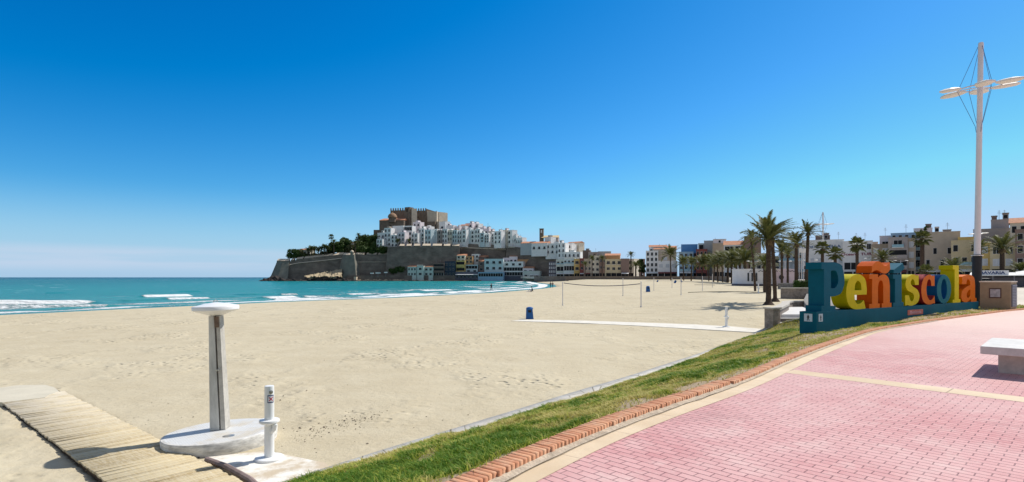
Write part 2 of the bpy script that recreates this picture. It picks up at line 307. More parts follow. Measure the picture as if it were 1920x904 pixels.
# pink stamped paving
s = NT('pink_paving'); rot = R(-47)
o1 = s.map(); brick = s.n.new('ShaderNodeTexBrick'); warp = s.n.new('ShaderNodeVectorMath'); warp.operation = 'ADD'
rv = s.map(rot=(0, 0, -rot)); nzv = s.n.new('ShaderNodeTexNoise'); nzv.inputs['Scale'].default_value = 3; s.l.new(rv, nzv.inputs[0])
sc_ = s.n.new('ShaderNodeVectorMath'); sc_.operation = 'MULTIPLY_ADD'; s.l.new(nzv.outputs['Color'], sc_.inputs[0]); sc_.inputs[1].default_value = (.014, .014, 0); sc_.inputs[2].default_value = (-.007, -.007, 0)
s.l.new(rv, warp.inputs[0]); s.l.new(sc_.outputs[0], warp.inputs[1]); s.l.new(warp.outputs[0], brick.inputs[0])
for k, v in (('Scale', 1.), ('Brick Width', .205), ('Row Height', .098), ('Mortar Size', .0055), ('Mortar Smooth', .35), ('Bias', 0.)): brick.inputs[k].default_value = v
brick.inputs['Color1'].default_value = (.51, .195, .20, 1); brick.inputs['Color2'].default_value = (.62, .29, .285, 1); brick.inputs['Mortar'].default_value = (.20, .055, .07, 1)
wear = s.noise(o1, .33, 5, .6); worn = s.noise(o1, 2.2, 7, .7)
c = s.mix(s.mr(wear, .32, .68, .1, .8), brick.outputs['Color'], (.66, .41, .39))
c = s.mix(s.mr(worn, .45, .75, 0, .5), c, (.72, .55, .50)); c = s.mix(s.mr(s.noise(o1, .9, 4), .6, .8, 0, .4), c, (.50, .26, .28))
mort = s.math('MULTIPLY', brick.outputs['Fac'], s.mr(s.noise(o1, 3.5, 4, .6), .3, .62, .35, 1)); spy = s.n.new('ShaderNodeSeparateXYZ'); s.l.new(warp.outputs[0], spy.inputs[0]); lj_ = s.mr(s.math('ABSOLUTE', s.math('SUBTRACT', s.math('FRACT', s.math('ADD', s.math('MULTIPLY', spy.outputs[1], 1/.098), .0)), .5)), .425, .475); lj_ = s.math('MULTIPLY', lj_, s.mr(s.noise(s.map((1.5, 6, 1), rot=(0, 0, -rot)), 1.5, 4, .6), .35, .6, .25, .95)); c = s.mix(s.math('MULTIPLY', mort, .8), c, (.20, .075, .09)); c = s.mix(lj_, c, (.13, .04, .055))
sp = s.sep = s.n.new('ShaderNodeSeparateXYZ'); s.l.new(o1, sp.inputs[0])
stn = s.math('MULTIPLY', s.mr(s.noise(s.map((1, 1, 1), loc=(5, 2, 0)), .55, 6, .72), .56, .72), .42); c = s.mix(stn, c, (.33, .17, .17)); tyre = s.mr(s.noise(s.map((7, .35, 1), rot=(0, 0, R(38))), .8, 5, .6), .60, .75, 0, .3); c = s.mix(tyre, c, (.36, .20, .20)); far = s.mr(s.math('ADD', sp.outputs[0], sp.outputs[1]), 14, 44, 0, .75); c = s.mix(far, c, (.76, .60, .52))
c = s.mix(s.mr(s.noise(o1, 35, 3), .4, .8, 0, .2), c, (.80, .60, .54)); s.col(c); s.b.inputs['Roughness'].default_value = .7; s.b.inputs['Specular IOR Level'].default_value = .25
h = s.math('SUBTRACT', s.math('MULTIPLY', s.noise(o1, 30, 4), .3), s.math('MULTIPLY', brick.outputs['Fac'], 1.)); s.bump(h, .006)
KFl = [tuple(p) for p in KF]
def sheet(name, poly, z, mat, kind='structure', thick=0):
    tri = tessellate_polygon([[Vector((p[0], p[1], 0)) for p in poly]])
    V = [(p[0], p[1], z) for p in poly]; o = npmesh(name, V, np.array([t[::-1] for t in tri]), mat, smooth_=False)
    bm = bmesh.new(); bm.from_mesh(o.data); bmesh.ops.recalc_face_normals(bm, faces=bm.faces)
    if sum(f.normal.z for f in bm.faces) < 0: bmesh.ops.reverse_faces(bm, faces=bm.faces)
    bm.to_mesh(o.data); bm.free(); return tag(o, kind=kind)
sheet('promenade', KFl[::3]+[(36, 34), (46, 41), (60, 48), (140, 48), (140, -40), (-16, -40)], PZ0, MATS['pink_paving'])
def ribbon(A, B, za, zb, name, mat, kind='structure', parent=None):
    n = len(A); V = np.concatenate([np.c_[A[:, :2], np.broadcast_to(za, n)], np.c_[B[:, :2], np.broadcast_to(zb, n)]]); i = np.arange(n-1)
    o = npmesh(name, V, np.stack([i, i+n, i+n+1, i+1], -1), mat, smooth_=False, parent=parent)
    if kind: tag(o, kind=kind)
    return o
s = NT('cream_concrete'); o1 = s.map(); c = s.mix(s.mr(s.noise(o1, 1.1, 5), .35, .7), (.60, .46, .30), (.70, .56, .39)); c = s.mix(s.mr(s.noise(o1, 14, 5), .5, .75, 0, .35), c, (.56, .42, .30))
uvj = s.attr('arc').outputs['Fac']; jn = s.math('ABSOLUTE', s.math('SUBTRACT', s.math('FRACT', s.math('MULTIPLY', uvj, 1/1.05)), .5)); c = s.mix(s.mr(jn, .494, .498), c, (.36, .25, .17)); s.col(c); s.b.inputs['Roughness'].default_value = .8; s.bump(s.noise(o1, 22, 5), .004)
arc = np.concatenate([[0], np.cumsum(np.linalg.norm(np.diff(KF[:, :2], axis=0), axis=1))])
wdt = np.interp(KF[:, 1], [0, 6, 8.5, 11, 14, 18, 20], [.21, .23, .26, .27, .25, .12, .0]); k = (KF[:, 1] < 20)
A = offset(KF, .055)[k]; T = offset(KF, 1.)-KF; Bq = (KF+T*(.055+wdt[:, None]))[k]
o = ribbon(A, Bq, PZ0+.004, PZ0+.004, 'paving_border', MATS['cream_concrete']); at = o.data.attributes.new('arc', 'FLOAT', 'POINT'); at.data.foreach_set('value', np.concatenate([arc[k], arc[k]]).astype(np.float32))
# cross band
bd = Vector((.665, -.747)); P0 = Vector(G(1476, 697, PZ0)); nn = 24; ts = np.linspace(.0, 16, nn)
A = np.array([(P0.x+bd.x*t+.30*.747, P0.y+bd.y*t+.30*.665) for t in ts]); Bq = np.array([(P0.x+bd.x*t-.15*.747, P0.y+bd.y*t-.15*.665) for t in ts])
o = ribbon(Bq, A, PZ0+.002, PZ0+.002, 'paving_band', MATS['cream_concrete']); at = o.data.attributes.new('arc', 'FLOAT', 'POINT'); at.data.foreach_set('value', np.concatenate([ts*.45, ts*.45]).astype(np.float32))
# gutter of broken mortar in front of the bricks
M('mortar', (.46, .38, .29), .9, .3, 9, .02, 30)
j1 = fbm(KF[:, 0], KF[:, 1], 7, 61, 3)*.018; A = offset(KF, -.02); Bq = KF+T*(.075+j1[:, None]); k = KF[:, 1] < 22
ribbon(A[k], Bq[k], PZ0+.035, PZ0+.012, 'mortar_gutter', MATS['mortar'])
# crack line
M('crack_dark', (.05, .035, .025), .95, .3)
k2 = (KF[:, 1] > 3) & (KF[:, 1] < 8.9); cw = .002+.005*np.clip(fbm(KF[:, 0], KF[:, 1], 5, 71, 3)+.25, 0, 1); cc = .085+j1*1.6
A = (KF+T*(cc-cw)[:, None])[k2]; Bq = (KF+T*(cc+cw)[:, None])[k2]; ribbon(A, Bq, PZ0+.0145, PZ0+.0145, 'paving_crack', MATS['crack_dark'])

# bricks on edge
s = NT('kerb_brick'); rn = s.attr('rnd').outputs['Fac']; o1 = s.map(); c = s.mix(rn, (.48, .19, .095), (.62, .31, .17)); c = s.mix(s.mr(s.noise(o1, 9, 6, .7), .4, .75, 0, .6), c, (.62, .42, .28)); c = s.mix(s.mr(s.noise(o1, 3, 5), .6, .8, 0, .5), c, (.25, .15, .10)); s.col(c); s.b.inputs['Roughness'].default_value = .9; s.bump(s.noise(o1, 45, 5), .006)
kerb = empty('brick_kerb', (KF[150, 0], KF[150, 1], PZ0), 0, 'low kerb of orange bricks laid on edge between the grass bank and the pink paving', 'kerb'); off = Vector((KF[150, 0], KF[150, 1], PZ0))
def brick_run(s0, s1, pitch, dout, length, parent, name, ztop):
    V = []; Fc = []; rv = []; s_ = s0
    while s_ < s1:
        x = np.interp(s_, arc, KF[:, 0]); y = np.interp(s_, arc, KF[:, 1]); x2 = np.interp(s_+.1, arc, KF[:, 0]); y2 = np.interp(s_+.1, arc, KF[:, 1])
        t = Vector((x2-x, y2-y, 0)).normalized(); n = Vector((t.y, -t.x, 0)); a = rnd.uniform(-.02, .02); t2 = (t+n*a).normalized(); n2 = Vector((t2.y, -t2.x, 0))
        zt = ztop+rnd.uniform(-.003, .003); dn = dout+rnd.uniform(-.006, .006); hw = pitch*.5-.003-rnd.random()*.0015; o = len(V); c0 = Vector((x, y, 0))-off
        for zz, g in ((-.1, 0), (zt-.008, 0), (zt, .007)):
            for (u, v) in ((-1, -1), (1, -1), (1, 1), (-1, 1)):
                p = c0+t2*(u*(hw-g))+n2*(dn+g*(1 if v < 0 else -1)-(length if v < 0 else 0)); V.append((p.x, p.y, zz))
        for b in (0, 4):
            for i in range(4): j = (i+1) % 4; Fc.append((o+b+i, o+b+j, o+b+4+j, o+b+4+i))
        Fc.append((o+8, o+9, o+10, o+11)); rv += [rnd.random()]*12; s_ += pitch*(1 if rnd.random() > .004 else 1.5)
    ob = npmesh(name, V, Fc, MATS['kerb_brick'], {'rnd': rv}, smooth_=False, parent=parent)
    bm = bmesh.new(); bm.from_mesh(ob.data); bmesh.ops.recalc_face_normals(bm, faces=bm.faces); bm.to_mesh(ob.data); bm.free(); return ob
sg = float(np.interp(8.75, KF[:, 1], arc)); s3 = float(np.interp(3.0, KF[:, 1], arc)); kerb.location = off
brick_run(s3-1.5, sg, .064, .0, .20, kerb, 'brick_course', .08)
brick_run(sg+.12, KL-2, .064, .02, .17, kerb, 'brick_course', .07)
0 and brick_run(sg+.10, float(np.interp(11.2, KF[:, 1], arc)), .064, -.145, .20, kerb, 'rear_brick_course', .083)

# concrete kerb on the beach side
M('pale_concrete', (.56, .52, .46), .9, .22, 3, .008, 30)
s = NT('kerb_concrete'); o1 = s.map(); c = s.mix(s.mr(s.noise(o1, 1.5, 6, .7), .35, .7), (.50, .46, .40), (.66, .62, .55)); c = s.mix(s.mr(s.voro(s.map((.9, .9, 1)), 1.4, 'DISTANCE_TO_EDGE'), .012, .004), c, (.2, .17, .12)); c = s.mix(s.mr(s.noise(o1, 25, 4), .55, .8, 0, .4), c, (.35, .30, .24)); s.col(c); s.b.inputs['Roughness'].default_value = .9; s.bump(s.noise(o1, 20, 5), .01)
So = SK3; wS = np.interp(SK3[:, 1], [0, 8, 11, 15, 19, 24], [.22, .26, .5, .62, .5, .22]); Si = SK3.copy(); Si[:, :2] += (offset(SK3, 1.)-SK3)[:, :2]*wS[:, None]; nS = len(So)
jit = (fbm(So[:, 0], So[:, 1], 4, 81, 3)*.02)
V = np.concatenate([np.c_[So[:, :2], So[:, 2]-.5], np.c_[So[:, 0]+jit, So[:, 1], So[:, 2]+.0], np.c_[Si[:, :2], Si[:, 2]+.015], np.c_[Si[:, :2], Si[:, 2]-.4]]); i = np.arange(nS-1)
Fk = np.concatenate([np.stack([i+a*nS, i+1+a*nS, i+1+(a+1)*nS, i+(a+1)*nS], -1) for a in range(3)])
o = npmesh('concrete_edging', V, Fk, MATS['kerb_concrete'], smooth_=False); tag(o, 'cracked pale concrete edging strip between the grass bank and the beach sand', 'kerb')

# grass bank: loft between the edging and the bricks
nA, nB = 520, 60
lj = wS-.08+.05*fbm(SK3[:, 0], SK3[:, 1], 3.3, 83, 3); La, _ = resample(np.c_[(SK3+(offset(SK3, 1.)-SK3)*lj[:, None])[:, :2], SK3[:, 2]], nA); kb_end = int(np.searchsorted(KF[:, 1], 31.0)); Rb, _ = resample(offset(KF, -.155)[:kb_end], nA)
mm = np.linspace(0, 1, nB)[None, :]; Xb = La[:, :1]*(1-mm)+Rb[:, :1]*mm; Yb = La[:, 1:2]*(1-mm)+Rb[:, 1:2]*mm
prof = np.clip(mm, 0, 1)**.92; Zb = La[:, 2:3]+.0+(PZ0+.055-La[:, 2:3])*prof
lm = (fbm(Xb, Yb, 1.6, 91, 3)*.12+fbm(Xb, Yb, 4.5, 92, 3)*.075)*smooth(np.minimum(mm/.12, (1-mm)/.10))
ragged = fbm(Xb, Yb, 3, 93, 3)
Zb = Zb+lm+.02*np.exp(-((mm-.04)/.03)**2)
bare = smooth((mm-.90+.06*ragged)/.05)*(Yb < 14)+smooth((fbm(Xb, Yb, 1.9, 94, 4)-.27)/.12)*.8+smooth((Yb-14)/3)*smooth((mm-.62-.06*ragged)/.12)*(fbm(Xb, Yb, .8, 98, 3) > -.35)*.9
bare = np.clip(bare+smooth((Xb-27.)/2), 0, 1)
s = NT('turf_soil'); ba = s.attr('bare').outputs['Fac']; o1 = s.map(); c = s.mix(s.mr(s.noise(o1, 2.2, 5), .3, .7), (.08, .11, .02), (.22, .21, .05)); c = s.mix(s.math('MULTIPLY', s.mr(s.noise(o1, 11, 5), .35, .6), .6), c, (.17, .14, .06)); c = s.mix(ba, c, (.37, .28, .18)); s.col(c); s.b.inputs['Roughness'].default_value = .95; s.bump(s.noise(o1, 25, 6), .03)
bank = npmesh('bank', np.stack([Xb, Yb, Zb], -1).reshape(-1, 3), gridfaces(nA, nB), MATS['turf_soil'], {'bare': bare.ravel()}); tag(bank, kind='structure')
# blades
rs = np.random.RandomState(5); NBL = 230000
a = rs.rand(NBL*3)*(nA-1); b = (rs.rand(NBL*3))*(nB-1); ia = a.astype(int); ib = b.astype(int); fa = (a-ia)[:, None]; fb = (b-ib)[:, None]
Pg = np.stack([Xb, Yb, Zb], -1)
pos = (Pg[ia, ib]*(1-fa)+Pg[ia+1, ib]*fa)*(1-fb)+(Pg[ia, ib+1]*(1-fa)+Pg[ia+1, ib+1]*fa)*fb; br = bare[ia, ib]
dens = np.clip(1.25*(6.5/np.maximum(pos[:, 1], 3.5))**1.1, .05, 1)*(1-.93*br)*(pos[:, 1] > 2.5)*(pos[:, 1] < 34)
sel = np.where(rs.rand(len(pos)) < dens)[0][:NBL]; pos = pos[sel]; n = len(pos); D_ = np.maximum(pos[:, 1], 4)
tone = np.clip(fbm(pos[:, 0], pos[:, 1], 1.1, 95, 3)*.75+fbm(pos[:, 0], pos[:, 1], 7, 97, 3)*.55+.5+.12*smooth((pos[:, 1]-6)/2)-.12, 0, 1.2); tuft = fbm(pos[:, 0], pos[:, 1], 9, 96, 2)*.5+.5
hgt = (.028+.042*tuft*(.4+.6*rs.rand(n)))*(.75+.7*np.clip(1.05-tone, 0, 1)); wd = .0032*(D_/4.5)**.75*(1+rs.rand(n)); az = rs.rand(n)*6.283; le = .6+1.8*rs.rand(n); la = rs.rand(n)*6.283
dx, dy = np.cos(az), np.sin(az); lx = np.cos(la)*hgt*le; ly = np.sin(la)*hgt*le
b0 = pos+np.stack([-dx*wd, -dy*wd, -.006+0*dx], 1); b1 = pos+np.stack([dx*wd, dy*wd, -.006+0*dx], 1); m0 = pos+np.stack([lx*.35-dx*wd*.7, ly*.35-dy*wd*.7, hgt*.65], 1); m1 = pos+np.stack([lx*.35+dx*wd*.7, ly*.35+dy*wd*.7, hgt*.65], 1); t0 = pos+np.stack([lx, ly, hgt], 1)
V = np.stack([b0, b1, m1, m0, t0], 1).reshape(-1, 3); i = np.arange(n)*5; Ft = np.concatenate([np.stack([i, i+1, i+2], 1), np.stack([i, i+2, i+3], 1), np.stack([i+3, i+2, i+4], 1)])
dry = np.clip(smooth((tone-.40+.13*smooth((pos[:, 1]-5.5)/2))/.3)*.9+.5*(rs.rand(n)-.5)+(rs.rand(n) < .10)*.6+.45*smooth((bare[ia[sel], ib[sel]]-.05)/.4), 0, 1)
s = NT('grass_blade'); dr = s.attr('dry').outputs['Fac']; c = s.mix(s.mr(dr, 0, .5), (.10, .21, .016), (.40, .44, .055)); c = s.mix(s.mr(dr, .5, 1), c, (.55, .47, .16)); s.col(c); s.b.inputs['Roughness'].default_value = .6; s.b.inputs['Specular IOR Level'].default_value = .2
tl = s.n.new('ShaderNodeBsdfTranslucent'); s.put(tl.inputs[0], c); ms = s.n.new('ShaderNodeMixShader'); ms.inputs[0].default_value = .35; outn = [q for q in s.n if q.type == 'OUTPUT_MATERIAL'][0]; s.l.new(s.b.outputs[0], ms.inputs[1]); s.l.new(tl.outputs[0], ms.inputs[2]); s.l.new(ms.outputs[0], outn.inputs[0])
g = npmesh('grass', V, Ft, MATS['grass_blade'], {'dry': np.repeat(dry, 5)}, smooth_=False); tag(g, 'short patchy green and yellow grass growing on the bank', 'grass', kind='stuff')
# pebbles and bits on the sand
def debris(name, pts, r0, r1, mat, label, cat, seed):
    q = random.Random(seed); m = MB()
    for (x, y, z) in pts:
        r = q.uniform(r0, r1)*(1 if q.random() < .8 else 1.8); a = q.random()*6; vs = []
        for (u, v, w_) in ((1, 0, .1), (.2, .9, 0), (-.9, .3, .1), (-.3, -.8, 0), (0, 0, .7), (0, 0, -.4)):
            vs.append((x+r*(u*math.cos(a)-v*math.sin(a))*q.uniform(.7, 1.3), y+r*(u*math.sin(a)+v*math.cos(a)), z+r*w_*q.uniform(.6, 1.2)))
        m.add(vs, [(0, 1, 4), (1, 2, 4), (2, 3, 4), (3, 0, 4), (1, 0, 5), (2, 1, 5), (3, 2, 5), (0, 3, 5)])
    return tag(m.build(name, mat), label, cat, kind='stuff')
q = random.Random(3); pts = []
for _ in range(230):
    t = q.random(); px = 545+170*t+q.gauss(0, 16); py = 822-48*t+q.gauss(0, 7); x, y = G(px, py, 0); pts.append((x, y, .004))
for _ in range(420):
    px = q.uniform(150, 1400); py = 600+260*q.random()**.8; x, y = G(px, py, 0)
    if x*.809-y*.588 < -7.6: pts.append((x, y, .004))
M('pebble', (.16, .13, .10), .9, .5, 9)
debris('pebbles', pts, .006, .016, MATS['pebble'], 'dark pebbles, twigs and shell bits scattered on the sand', 'pebbles', 8)

# ---------------------------------------------------------------- inland ground behind the beach
rows = [(20, 13.2, 1.1), (24, 14.2, 1.1), (28, 16.3, 1.1), (33, 18.2, 1.2), (42, 21.8, 1.28), (60, 31.5, 1.3), (75, 40, 1.33), (110, 55, 1.42), (125, 54, 1.5), (170, 68, 1.75), (230, 86, 2.4), (285, 94, 3.3), (296, 60, 3.4), (306, 30, 3.45), (330, 24, 3.5), (640, -10, 4)]
V = []; 
for (y, xl, z) in rows: V += [(xl, y, z-1.6), (xl, y, z), (xl+8, y, z), (xl+60, y, z), (xl+900, y, z)]
M('town_ground', (.60, .53, .44), .9, .15, .15, .01, 4)
Fq = []
for r in range(len(rows)-1):
    for c_ in range(4): a = r*5+c_; Fq.append((a, a+1, a+6, a+5))
o = npmesh('town_ground', V, np.array(Fq), MATS['town_ground'], smooth_=False); tag(o, kind='structure')
M('asphalt', (.055, .055, .058), .85, .2, 2, .005, 40)
def strip3(name, pts, wd, dz, mat):
    V = []; 
    for (x, y) in pts:
        z = float(np.interp(y, [r[0] for r in rows], [r[2] for r in rows]))+dz; V += [(x, y, z), (x+wd, y+wd*.3, z)]
    n = len(pts); o = npmesh(name, V, np.array([(2*i, 2*i+1, 2*i+3, 2*i+2) for i in range(n-1)]), mat, smooth_=False); tag(o, kind='structure'); return o
strip3('road', [(88, 62), (84, 90), (80, 120), (86, 150), (90, 200), (99, 250), (104, 284)], 9, .02, MATS['asphalt'])

# ---------------------------------------------------------------- boardwalk
s = NT('weathered_wood'); rn = s.attr('rnd').outputs['Fac']; al_ = s.attr('sandy').outputs['Fac']; o1 = s.map(rot=(0, 0, 0), scale=(1, 14, 14)); g1 = s.noise(o1, 3, 6, .7)
c = s.mix(rn, (.38, .285, .145), (.60, .49, .295)); c = s.mix(s.mr(g1, .35, .7, 0, .7), c, (.64, .56, .40)); c = s.mix(s.mr(s.noise(s.map((1, 20, 20)), 5, 5, .7), .58, .75, 0, .6), c, (.26, .19, .10))
c = s.mix(s.math('MULTIPLY', al_, s.mr(s.noise(s.map(), 2.3, 5, .6), .3, .62, .2, 1)), c, (.62, .545, .42)); s.col(c); s.b.inputs['Roughness'].default_value = .85; s.bump(g1, .004)
M('dark_wood', (.10, .065, .04), .9, .3)
ux, uy = .768, -.640; px_, py_ = .64, .768      # along (towards the viewer), across (to the right)
bw0 = Vector(G(97, 722.6, .05)); BWW = 1.27
bw = empty('boardwalk', (bw0.x, bw0.y, .0), math.atan2(uy, ux), 'weathered pale plank walkway lying on the sand beside the beach shower', 'boardwalk')
V = []; Fc = []; rv = []; sv_ = []; x = 1.3; L_ = 14.5; q = random.Random(11)     # local x along, local y = across to the right is +y? (rotz makes +y = (.64,.768))
while x < L_:
    wv = q.choice((.098, .125, .14)); d = q.uniform(-.01, .012); zt = .062+q.uniform(-.009, .007); tl_ = q.uniform(-.006, .006); o = len(V)
    y0 = -BWW+d; y1 = d+q.uniform(-.008, .008); sk = q.uniform(-.006, .006)
    for (zz, e) in ((.03, 0), (zt-.003, 0), (zt, .003)):
        V += [(x+e, y0+e, zz), (x+wv-.011-e, y0+e, zz+(tl_ if zz > .03 else 0)), (x+wv-.011-e+sk, y1-e, zz+(tl_ if zz > .03 else 0)), (x+e+sk, y1-e, zz)]
    for b in (0, 4):
        for i in range(4): j = (i+1) % 4; Fc.append((o+b+i, o+b+j, o+b+4+j, o+b+4+i))
    Fc.append((o+8, o+9, o+10, o+11)); rv += [q.random()]*12; sv_ += [max(0, min(1, 1.15-(x-1.3)/6.))]*12; x += wv
npmesh('planks', V, Fc, MATS['weathered_wood'], {'rnd': rv, 'sandy': sv_}, smooth_=False, parent=bw)
m = MB()
for y in (-BWW+.05, -BWW/2, -.06): m.b2(0, L_, y-.03, y+.03, -.03, .034)
m.build('bearer', MATS['dark_wood'], bw)
M('bleached_wood', (.58, .53, .42), .9, .10, 1.2, .006, 14)
m = MB(); m.prism([(-.35, -BWW-.6), (1.9, -BWW+.0), (1.95, -.5), (1.6, -.34), (1.3, -.1), (.5, -.05), (-.1, -.12), (-.6, -.6)], -.02, .071); m.build('sand_covered_end', MATS['bleached_wood'], bw)

# ---------------------------------------------------------------- beach shower
M('white_paint', (.80, .79, .76), .5, .05, 3, .001, 20); M('white_plastic', (.82, .82, .81), .35, .03, 3)
s = NT('tray_top'); v = s.n.new('ShaderNodeTexBrick'); s.l.new(s.map(), v.inputs[0])
for k, x in (('Scale', 1.), ('Brick Width', .05), ('Row Height', .03), ('Mortar Size', .006), ('Mortar Smooth', .5)): v.inputs[k].default_value = x
c = s.mix(s.mr(v.outputs['Fac'], 0, 1, 0, .55), (.78, .77, .74), (.52, .50, .46)); c = s.mix(s.mr(s.noise(s.map(), 2.2, 5), .5, .68, 0, .85), c, (.68, .60, .47)); s.col(c); s.bump(v.outputs['Fac'], -.004)
M('tray_side', (.66, .64, .60), .85, .45, 4, .004, 20, stretch=(1, 1, 3)); M('steel', (.45, .44, .42), .35, .2, 5, metal=.8); M('grey_concrete', (.50, .47, .42), .85, .25, 4, .003, 30); M('shadow_rubber', (.05, .045, .04), .8); M('rust_brown', (.16, .11, .08), .8, .4, 8)
shx, shy = G(415, 807, .2); bsx, bsy = G(413, 803, .2)
tr = empty('shower_tray', (shx, shy, 0), 0, 'round white shower tray of dotted plastic under the tall shower post', 'shower tray')
tr.rotation_euler = (R(-.6), R(-2.4), 0); tr.location = (shx, shy, .035)
m = MB(); m.lathe([(.93, -.14), (.95, .02), (.955, .13), (.94, .156), (.90, .162)], 72, cap=False); m.build('rim', MATS['tray_side'], tr, True)
m = MB(); m.lathe([(.90, .162), (.6, .160), (.1, .158)], 72); m.build('tread', MATS['tray_top'], tr)
m = MB(); m.lathe([(.1, .159), (.1, .164), (.02, .165)], 20); m.build('drain', MATS['steel'], tr).location = (.35, -.42, 0)
sh = empty('beach_shower', (bsx, bsy, .2), R(8), 'tall tapered concrete beach shower post with a white saucer shaped top', 'shower'); sh.rotation_euler = (R(.0), R(-2.0), R(8))
def post(x0, x1, z0, z1, y0, y1, xt0, xt1): # tapered slab
    m = MB(); m.add([(x0, y0, z0), (x1, y0, z0), (x1, y1, z0), (x0, y1, z0), (xt0, y0*.75, z1), (xt1, y0*.75, z1), (xt1, y1*.75, z1), (xt0, y1*.75, z1)], [(0, 1, 2, 3), (7, 6, 5, 4), (0, 4, 5, 1), (1, 5, 6, 2), (2, 6, 7, 3), (3, 7, 4, 0)]); return m
post(-.135, .03, 0, 2.09, -.13, .13, -.095, -.005).build('left_half', M('post_concrete', (.56, .55, .51), .8, .28, 5, .004, 25, stretch=(1, 1, .25)), sh).name = 'post_half'
post(.055, .135, 0, 2.09, -.13, .13, .03, .095).build('post_half', MATS['grey_concrete'], sh)
post(.03, .055, 0, 2.09, -.06, .10, -.005, .03).build('recess', MATS['rust_brown'], sh)
m = MB(); m.box((.045, -.085, 1.98), (.075, .07, .2)); m.box((.06, -.10, 1.93), (.05, .06, .06)); m.build('shower_nozzle', MATS['rust_brown'], sh)
m = MB(); m.tube([(.045, -.085, 1.1), (.045, -.15, 1.1)], .018, 10); m.lathe([(.0, 0), (.03, .0), (.03, .02), (0, .02)], 12, c=(.045, -.15, 1.09), cap=False); m.build('push_button', MATS['steel'], sh)
m = MB(); m.lathe([(.07, 2.09), (.12, 2.10), (.37, 2.185), (.392, 2.20), (.395, 2.255), (.385, 2.27), (.2, 2.315), (.06, 2.335), (0.01, 2.34)], 56); m.build('saucer_top', MATS['white_plastic'], sh, True)
m = MB(); m.tube([(-.03, 0, 2.33), (-.03, 0, 2.365), (0, 0, 2.385), (.03, 0, 2.365), (.03, 0, 2.33)], .008, 8); m.build('hook', MATS['steel'], sh, True)

# foot showers
M('sticker_white', (.78, .78, .80), .4, .02); M('navy', (.02, .035, .14), .5, .05); M('red', (.55, .03, .05), .5, .05)
def foot_shower(x, y, z, label, rz):
    t = empty('foot_shower', (x, y, z), rz, label, 'foot shower')
    m = MB(); m.lathe([(.22, 0), (.222, .03), (.21, .042), (.08, .045)], 40); m.build('base_flange', MATS['white_plastic'], t, True)
    m = MB(); m.lathe([(.076, .04), (.074, .6), (.073, 1.17), (.07, 1.19), (.0, 1.193)], 32); m.build('pipe', MATS['white_plastic'], t, True)
    m = MB(); m.lathe([(.075, .57), (.13, .585), (.155, .605), (.158, .63), (.15, .645), (.074, .648)], 40, cap=False); m.build('collar', MATS['white_plastic'], t, True)
    m = MB(); m.tube([(.05, -.02, .45), (.11, -.03, .5), (.125, -.03, .58)], .035, 12); m.build('spout', MATS['white_plastic'], t, True)
    m = MB(); m.lathe([(.028, 0), (.03, .015), (.0, .02)], 16); b = m.build('push_button', MATS['steel'], t, True); b.location = (.058, -.044, 1.10); b.rotation_euler = (R(90), 0, R(53))
    # curved sticker
    def patch(a0, a1, z0, z1, r, n=6):
        m = MB(); vs = []; 
        for k in range(n+1):
            a = a0+(a1-a0)*k/n; vs += [(r*math.cos(a), r*math.sin(a), z0), (r*math.cos(a), r*math.sin(a), z1)]
        m.add(vs, [(2*k, 2*k+2, 2*k+3, 2*k+1) for k in range(n)]); return m
    st = patch(R(-76), R(4), .925, 1.05, .0758).build('sticker', MATS['navy'], t)
    patch(R(-68), R(-4), .94, 1.035, .0766).build('sticker_field', MATS['sticker_white'], st)
    m = MB(); r = .0782
    for s_ in (1, -1):
        vs = []
        for k in range(7):
            a = R(-60+48*k/6); zc = .987+s_*(-.030+.060*k/6); rr_ = r*(1+.006*s_); vs += [(rr_*math.cos(a), rr_*math.sin(a), zc-.009), (rr_*math.cos(a), rr_*math.sin(a), zc+.009)]
        m.add(vs, [(2*k, 2*k+2, 2*k+3, 2*k+1) for k in range(6)])
    m.build('cross_mark', MATS['red'], st); return t
fx, fy = G(505, 861, .05); foot_shower(fx, fy, .05, 'white foot shower pipe with a crossed out sticker in the foreground beside the boardwalk', R(-12))
s = NT('pad_concrete'); o1 = s.map(); c = s.mix(s.mr(s.noise(o1, 1.6, 5), .42, .6), (.56, .46, .33), (.80, .77, .70)); c = s.mix(s.mr(s.noise(o1, 18, 5), .5, .8, 0, .3), c, (.42, .34, .25)); s.col(c); s.b.inputs['Roughness'].default_value = .85; s.bump(s.noise(o1, 9, 5), .008)
pp = [G(a, b, .05) for a, b in [(388, 857), (500, 845), (610, 868), (625, 882), (560, 906), (500, 925), (470, 905)]]
m = MB(); m.prism(pp, -.1, .05); tag(m.build('concrete_pad', MATS['pad_concrete']), 'pale wet patched concrete pad under the foreground foot shower', 'pad')
m = MB(); m.tube([G(388, 857, .09)+(.05,), G(425, 873, .09)+(.075,), G(470, 898, .09)+(.075,), G(500, 925, .09)+(.06,)], .045, 8); M('old_rubber', (.27, .20, .18), .8, .3, 6); tag(m.build('rubber_edging', MATS['old_rubber'], None, True), 'dark curled rubber edging between boardwalk end and concrete pad', 'edging')
fx2, fy2 = G(1362, 613, .03); foot_shower(fx2, fy2, .03, 'white foot shower pipe far out on the narrow concrete path', R(20))
M('path_concrete', (.70, .66, .58), .9, .12, 1.5, .006, 20)
up = [G(a, b, .02) for a, b in [(978, 599.5), (1100, 601.5), (1300, 608.5), (1380, 613), (1428, 617)]]; lo = [G(a, b, .02) for a, b in [(958, 602), (1090, 606), (1200, 611), (1330, 618.5), (1424, 624)]]
m = MB(); 
for i in range(4): m.prism([up[i], up[i+1], lo[i+1], lo[i]], -.1, .03+.0*i)
o = m.build('beach_path', MATS['path_concrete']); tag(o, kind='structure')

